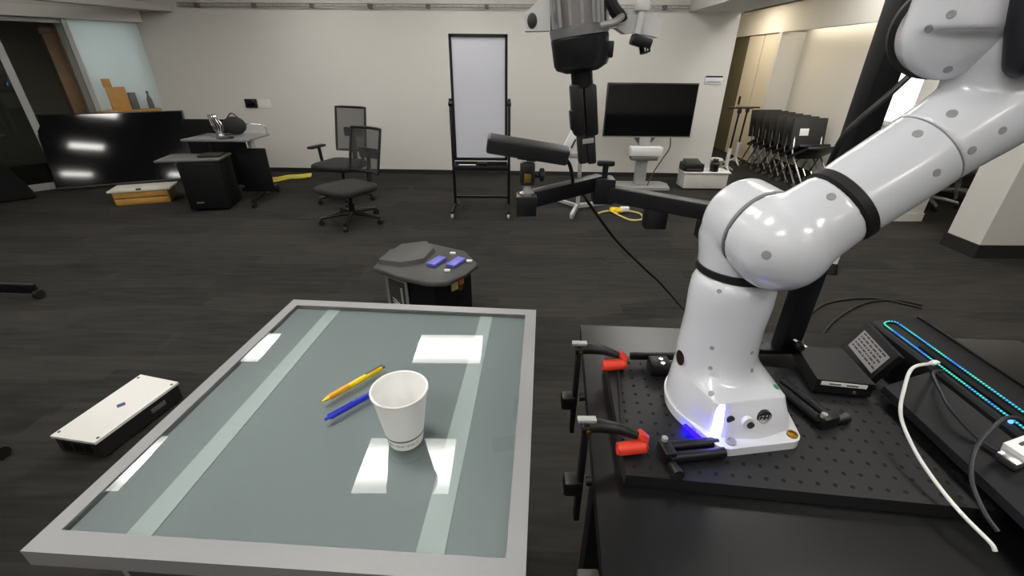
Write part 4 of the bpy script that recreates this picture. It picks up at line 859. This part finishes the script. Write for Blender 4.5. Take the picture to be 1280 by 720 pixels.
for (x, y) in ((-3.31, 2.70), (-4.45, 2.15), (-4.45, 3.3)):
    l = B().beam((-4.05, 2.72, 0.085), (x, y, 0.075), 0.03, 0.07, 0.006).build('leg', BLKMET, t, world=True)
    B().cyl((x - 0.015, y, 0.032), (x + 0.015, y, 0.032), 0.032, seg=14).build('caster', RUB, l, world=True)
office_chair('black office chair at the lower left edge showing only its casters', (-2.235, 1.02, 0), 0.02 - PI / 2 + 2 * PI / 5 * 0, 0.45, 0.95, 0.44, True)
office_chair('dark office chair on a bright metal base beyond the white column, on the left', (4.98, 5.25, 0), 0.3, 0.40, 0.85, 0.44, False, (GREYMET, DFAB))
office_chair('dark office chair on a bright metal base beyond the white column, on the right', (5.62, 5.55, 0), 1.2, 0.40, 0.85, 0.44, True, (GREYMET, DFAB))
# ================================================================== LEFT CORNER
p0, p1 = Vector((-5.845, 5.603, 0)), Vector((-4.455, 6.29, 0)); dT = (p1 - p0).normalized(); nT = Vector((dT.y, -dT.x, 0))
t = thing('television', 'big glossy black television standing on the carpet before the frosted glass', 'television', (p0 + p1) / 2)
RT = Matrix((dT, Vector((0, 0, 1)), nT)).transposed(); mid = (p0 + p1) / 2; LT = (p1 - p0).length
TL = math.radians(14.0); upT = Vector((0, 0, 1)) * math.cos(TL) - nT * math.sin(TL); nL = dT.cross(upT).normalized(); nL = nL if nL.dot(nT) > 0 else -nL
RL = Matrix((dT, upT, nL)).transposed(); bm_ = mid + nT * 0.10 + Vector((0, 0, 0.012))
B().box(bm_ + upT * 0.45 - nL * 0.025, (LT, 0.90, 0.05), 0.006, RL).build('housing', BLKP, t, world=True)
B().box(bm_ + upT * 0.455 + nL * 0.003, (LT - 0.03, 0.86, 0.006), 0, RL).build('screen', BLKG, t, world=True)
B().box(bm_ + upT * 0.012 + nL * 0.002, (LT, 0.022, 0.012), 0.002, RL).build('lower_bezel', GREYP, t, world=True)
B().box(bm_ + dT * (LT / 2 + 0.003) + upT * 0.45 - nL * 0.01, (0.008, 0.90, 0.035), 0, RL).build('side_bezel', MIDG, t, world=True)
for s_ in (-0.45, 0.45): B().box(mid + nT * 0.09 + dT * s_ + Vector((0, 0, 0.008)), (0.10, 0.016, 0.06), 0, RT).build('rest_pad', RUB, t, world=True)
# wooden cabinet behind the television
t = thing('wooden_cabinet', 'pale wooden cabinet with upright boards behind the big television', 'cabinet', (-5.12, 6.32, 0))
c0 = LP(0.08, 0.11); c1 = LP(0.76, 0.11); dC = (c1 - c0).normalized()
RC = Matrix((dC, Vector((0, 0, 1)), LN)).transposed()
B().box((c0 + c1) / 2 + Vector((0, 0, 0.43)), ((c1 - c0).length, 0.86, 0.13), 0.004, RC).build('body', WOOD, t, world=True)
B().box((c0 + c1) / 2 + Vector((0, 0, 0.875)), ((c1 - c0).length + 0.02, 0.03, 0.15), 0.003, RC).build('top', WOOD, t, world=True)
B().box(c0.lerp(c1, 0.60) + Vector((0, 0, 1.03)), (0.20, 0.28, 0.04), 0.004, RC).build('upright_board', WOOD, t, world=True)
B().box(c0.lerp(c1, 0.70) + Vector((0, 0, 1.22)), (0.085, 0.10, 0.04), 0.004, RC).build('upright_board', WOOD, t, world=True)
t = thing('grey_bottle', 'slim grey upright object on the pale wooden cabinet by the glass', 'bottle', c0.lerp(c1, 0.12) + Vector((0, 0, 0.8905)))
B().lathe((0, 0, 0), [(0.03, 0), (0.035, 0.02), (0.03, 0.12), (0.012, 0.17), (0.012, 0.2)], 16).build('body', MIDG, t); B().cyl((0, 0, 0.2), (0, 0, 0.22), 0.015).build('cap', GREYP, t)
t = thing('grey_box', 'dark grey narrow case leaning on the wooden upright boards', 'case', c0.lerp(c1, 0.38) + Vector((0, 0, 0.8905)))
B().box((0, 0, 0.10), (0.08, 0.07, 0.20), 0.008, rotm(0, 0, 0.8)).build('body', MIDG, t); B().box((0, 0, 0.203), (0.08, 0.06, 0.008), 0.002, rotm(0, 0, 0.8)).build('lid', GREYP, t)
# wooden panel and door just visible inside the dark room
t = thing('leaning_plank', 'brown wooden plank leaning inside the dark room behind the glass', 'board', LP(0.95, -0.5))
B().box(LP(0.86, -0.32) + Vector((0, 0, 0.95)), (0.16, 1.9, 0.05), 0.004, RC).build('board', WOODD, t, world=True)
B().box(LP(0.86, -0.285) + Vector((0, 0, 1.80)), (0.20, 0.06, 0.02), 0.004, RC).build('rail', WOODD, t, world=True)
# dark block standing in for a reflection in the sliding door's glass
t = thing('reflection_block', 'dark block with a sloping side standing in for a reflection in the sliding door', 'case', LP(2.3, 0.3))
prof = [(1.66, 0.02), (1.80, 0.42), (1.98, 0.66), (2.95, 0.72), (2.95, 0.02)]
B().rings([[LP(x, k) + Vector((0, 0, z)) for x, z in prof] for k in (0.12, 0.50)]).build('block_body', BLKM, t, 0, world=True)
B().beam(LP(1.98, 0.505) + Vector((0, 0, .665)), LP(2.94, 0.505) + Vector((0, 0, .725)), 0.02, 0.02).build('block_edge', GREYP, t, world=True)
for k in (0.17, 0.45):
    for x in (1.74, 2.87): B().cyl(LP(x, k), LP(x, k) + Vector((0, 0, .022)), 0.025, seg=10).build('foot', RUB, t, world=True)
# wooden crate
ca, cb = Vector((-4.52, 4.87, 0)), Vector((-4.03, 5.06, 0)); cdv = (cb - ca).normalized(); cnv = Vector((-cdv.y, cdv.x, 0)); RK = Matrix((cdv, cnv, Vector((0, 0, 1)))).transposed(); cm = (ca + cb) / 2 + cnv * 0.14
t = thing('wooden_crate', 'long pale wooden crate with a white rimmed top on the carpet', 'crate', cm)
for k in (0, 1):
    for s in (0.0, 0.27): B().box(ca.lerp(cb, .5) + cnv * s + Vector((0, 0, 0.045 + 0.075 * k)), (0.52, 0.018, 0.066), 0.003, RK).build('slat', WOOD, t, world=True)
for e_ in (ca, cb): B().box(e_ + cnv * 0.135 + Vector((0, 0, 0.08)), (0.018, 0.27, 0.14), 0.003, RK).build('end_board', WOODD, t, world=True)
B().box(cm + Vector((0, 0, 0.01)), (0.50, 0.27, 0.02), 0, RK).build('bottom', WOOD, t, world=True)
B().box(cm + Vector((0, 0, 0.165)), (0.60, 0.32, 0.022), 0.003, RK).build('lid', mat('crate_white', (206, 202, 192), 0.5), t, world=True)
B().box(cm - cnv * 0.155 + Vector((0, 0, 0.18)), (0.05, 0.012, 0.02), 0.002, RK).build('latch', GREYP, t, world=True)
# black tower computer with tray on top
t = thing('tower_computer', 'black tower computer on the carpet between crate and folding desk', 'computer', (-3.4, 4.88, 0))
RTW = rotm(0, 0, 0.22)
B().box((-3.40, 4.93, 0.275), (0.40, 0.40, 0.51), 0.012, RTW).build('case', mat('tower_black', (10, 10, 11), 0.7, spec=0.2), t, world=True)
B().box(Vector((-3.40, 4.93, 0.275)) + RTW @ Vector((0, -0.202, 0)), (0.36, 0.008, 0.47), 0.003, RTW).build('front_panel', BLKM, t, world=True)
B().box(Vector((-3.40, 4.93, 0.10)) + RTW @ Vector((-0.08, -0.208, 0)), (0.07, 0.004, 0.016), 0, RTW).build('badge', MIDG, t, world=True)
for dx in (-.15, .15):
    for dy in (-.15, .15): B().cyl(Vector((-3.40, 4.93, 0)) + RTW @ Vector((dx, dy, 0)), Vector((-3.40, 4.93, 0.022)) + RTW @ Vector((dx, dy, 0)), 0.02, seg=10).build('foot', RUB, t, world=True)
t = thing('grey_tray', 'flat grey tray lying on the black tower computer and jutting out left', 'tray', (-3.45, 4.93, 0.53))
B().box((-3.50, 4.93, 0.543), (0.62, 0.40, 0.022), 0.006, RTW).build('plate', MIDG, t, world=True)
B().box((-3.33, 4.97, 0.566), (0.22, 0.20, 0.024), 0.008, RTW).build('pad', DFAB, t, world=True)
# folding desk with things on it
t = thing('folding_desk', 'black folding desk on caster legs with a light worktop edge', 'desk', (-3.25, 5.25, 0))
B().box((-3.30, 5.28, 0.705), (0.74, 0.50, 0.022), 0.005).build('worktop', mat('worktop_grey', (120, 120, 122), 0.3), t, world=True)
B().box((-3.02, 5.20, 0.35), (0.34, 0.03, 0.50), 0.004).build('modesty_panel', BLKM, t, world=True)
for x, ya, yb_ in ((-3.60, 5.20, 5.62), (-2.965, 4.84, 5.56)):
    yc = (ya + yb_) / 2 + 0.03
    B().beam((x, yc, 0.08), (x - 0.05, yc, 0.70), 0.045, 0.07, 0.006).build('column', GREYMET if x > -3.2 else BLKMET, t, world=True)
    f = B().beam((x + 0.03, ya, 0.085), (x - 0.03, yb_, 0.085), 0.03, 0.045, 0.006).build('foot', BLKMET, t, world=True)
    for y, dx in ((ya + 0.02, 0.028), (yb_ - 0.02, -0.028)): B().cyl((x + dx - 0.015, y, 0.035), (x + dx + 0.015, y, 0.035), 0.035, seg=14).build('caster', RUB, f, world=True)
t = thing('wire_basket', 'silver wire stand with curved prongs on the folding desk', 'stand', (-3.37, 5.28, 0.716))
B().lathe((0, 0, 0), [(0.10, 0), (0.10, 0.012), (0.05, 0.025)], 20).build('base', STEEL, t)
for k in range(5):
    a = -0.6 + 0.3 * k; B().tube(catmull([(0.05 * math.sin(a), 0.02 * math.cos(k), 0.02), (0.10 * math.sin(a), 0.0, 0.10), (0.08 * math.sin(a) - 0.03, 0.0, 0.20), (0.05 * math.sin(a) - 0.05, 0.0, 0.235)], 5), 0.008, 8).build('prong', CHROME, t)
t = thing('round_bag', 'dark rounded bag standing at the back of the folding desk', 'bag', (-3.27, 5.44, 0.716))
B().ball((0, 0, 0.10), 0.12, 18, (1.15, 0.5, 0.84)).build('body', DFAB, t); B().tube(catmull([(-0.06, 0, 0.19), (0, 0, 0.235), (0.06, 0, 0.19)], 6), 0.007, 8).build('handle', BLKP, t)
t = thing('black_pad', 'flat black oval pad on the front of the folding desk', 'pad', (-3.22, 5.12, 0.716))
B().lathe((0, 0, 0), [(0.085, 0), (0.09, 0.006), (0.085, 0.012), (0.06, 0.016)], 24).build('body', BLKP, t); B().lathe((0, 0, 0.016), [(0.04, 0), (0.04, 0.006)], 20).build('hub', GREYP, t)
t = thing('steel_rail', 'thin shiny guard rail along the back edge of the folding desk', 'rail', (-3.1, 5.50, 0.716))
B().tube(catmull([(-0.13, 0, 0), (-0.13, 0, 0.09), (-0.05, 0, 0.11), (0.13, 0, 0.10), (0.155, 0, 0.06), (0.155, 0, 0)], 6), 0.006, 8).build('bar', STEEL, t)
# dark low screen behind the desk
t = thing('dark_partition', 'dark upright screen panel between the television and the folding desk', 'screen', (-3.75, 5.72, 0))
B().box((-3.72, 5.72, 0.45), (0.72, 0.03, 0.80), 0.006).build('panel', BLKM, t, world=True)
for x in (-4.0, -3.45): B().box((x, 5.72, 0.025), (0.04, 0.3, 0.05), 0.006).build('foot', BLKMET, t, world=True)
# ================================================================== RIGHT SIDE
def nested_chair(label, loc, rz, group='nested chairs by the right wall'):
    t = thing('nesting_chair', label, 'chair', loc, rz, group)
    B().box((0, 0.02, 0.44), (0.46, 0.40, 0.04), 0.012, rotm(-0.5, 0, 0)).build('seat', BLKP, t)
    B().box((0, 0.20, 0.665), (0.50, 0.03, 0.40), 0.012, rotm(-0.16, 0, 0)).build('backrest', mat('chair_back', (44, 43, 41), 0.7), t)
    for s in (-1, 1):
        B().tube([(s * 0.20, 0.23, 0.80), (s * 0.20, 0.14, 0.42), (s * 0.21, -0.24, 0.035)], 0.011, 8).build('front_leg', CHROME, t)
        B().tube([(s * 0.20, 0.10, 0.40), (s * 0.22, 0.28, 0.035)], 0.011, 8).build('rear_leg', CHROME, t)
        for y in (-0.24, 0.28): B().cyl((s * 0.215 - 0.012, y, 0.028), (s * 0.215 + 0.012, y, 0.028), 0.028, seg=12).build('caster', MIDG, t)
    return t
order = ['first', 'second', 'third', 'fourth', 'fifth', 'sixth', 'seventh']
first = None
for k in range(7):
    lab = 'dark nesting chair with chrome legs along the right wall, %s from the white door jamb' % order[k]
    loc = (4.05, 7.28 - 0.195 * k, 0)
    if first is None: first = nested_chair(lab, loc, 0.12)
    else: dup(first, loc, 0.12, lab)
_Rn = rotm(0, 0, 0.12) @ rotm(-0.16, 0, 0); _pn = Vector((4.05, 6.11, 0)) + rotm(0, 0, 0.12) @ Vector((0, 0.20, 0.665)) + _Rn @ Vector((-0.08, -0.018, 0.02))
tag(B().box(_pn, (0.13, 0.003, 0.09), 0.0005, _Rn).build('paper_note', PAPER, at=_pn), 'white paper note stuck on the backrest of the nearest nesting chair', 'note')
def tstand(label, x, y, h):
    t = thing('microphone_stand', label, 'stand', (x, y, 0))
    B().tube([(0, 0, 0.30), (0.015, 0, h)], 0.014, 10).build('pole', BLKMET, t)
    B().box((0.015, 0, h + 0.01), (0.36, 0.06, 0.022), 0.006).build('cross_bar', BLKMET, t)
    B().cyl((0.0, 0, 0.06), (0, 0, 0.36), 0.028, seg=14).build('sleeve', WPLAST, t)
    for k in range(3):
        a = 0.5 + k * 2 * PI / 3; B().tube([(0, 0, 0.10), (0.17 * math.cos(a), 0.17 * math.sin(a), 0.014)], [0.018, 0.012], 8).build('leg', WPLAST, t)
    B().lathe((0.015, 0, h - 0.07), [(0.02, 0), (0.03, 0.02), (0.03, 0.05), (0.02, 0.07)], 14).build('clamp', BLKP, t)
tstand('black T shaped stand on a white foot at the end of the back wall', 3.31, 6.95, 0.92)
tstand('second T shaped stand, deeper in the corridor against the cream door', 3.72, 7.55, 0.88)
t = thing('white_bin', 'small pale bin on the carpet at the corner of the back wall', 'bin', (3.09, 6.86, 0))
B().lathe((0, 0, 0), [(0.07, 0.0), (0.09, 0.0), (0.11, 0.2), (0.115, 0.205), (0.105, 0.205), (0.09, 0.02)], 20).build('body', GREYMET, t); B().lathe((0, 0, 0.195), [(0.105, 0), (0.09, 0.03), (0.02, 0.04)], 20).build('lid', WPLAST, t)
t = thing('white_post', 'short white post with a black rubber foot on the carpet behind the robot', 'post', (2.58, 3.23, 0))
B().tube([(0.0, 0, 0.06), (0.0, 0.0, 0.22)], 0.022, 14).build('tube', WPLAST, t); B().lathe((0, 0, 0), [(0.045, 0), (0.04, 0.03), (0.026, 0.09)], 16).build('foot', RUB, t)
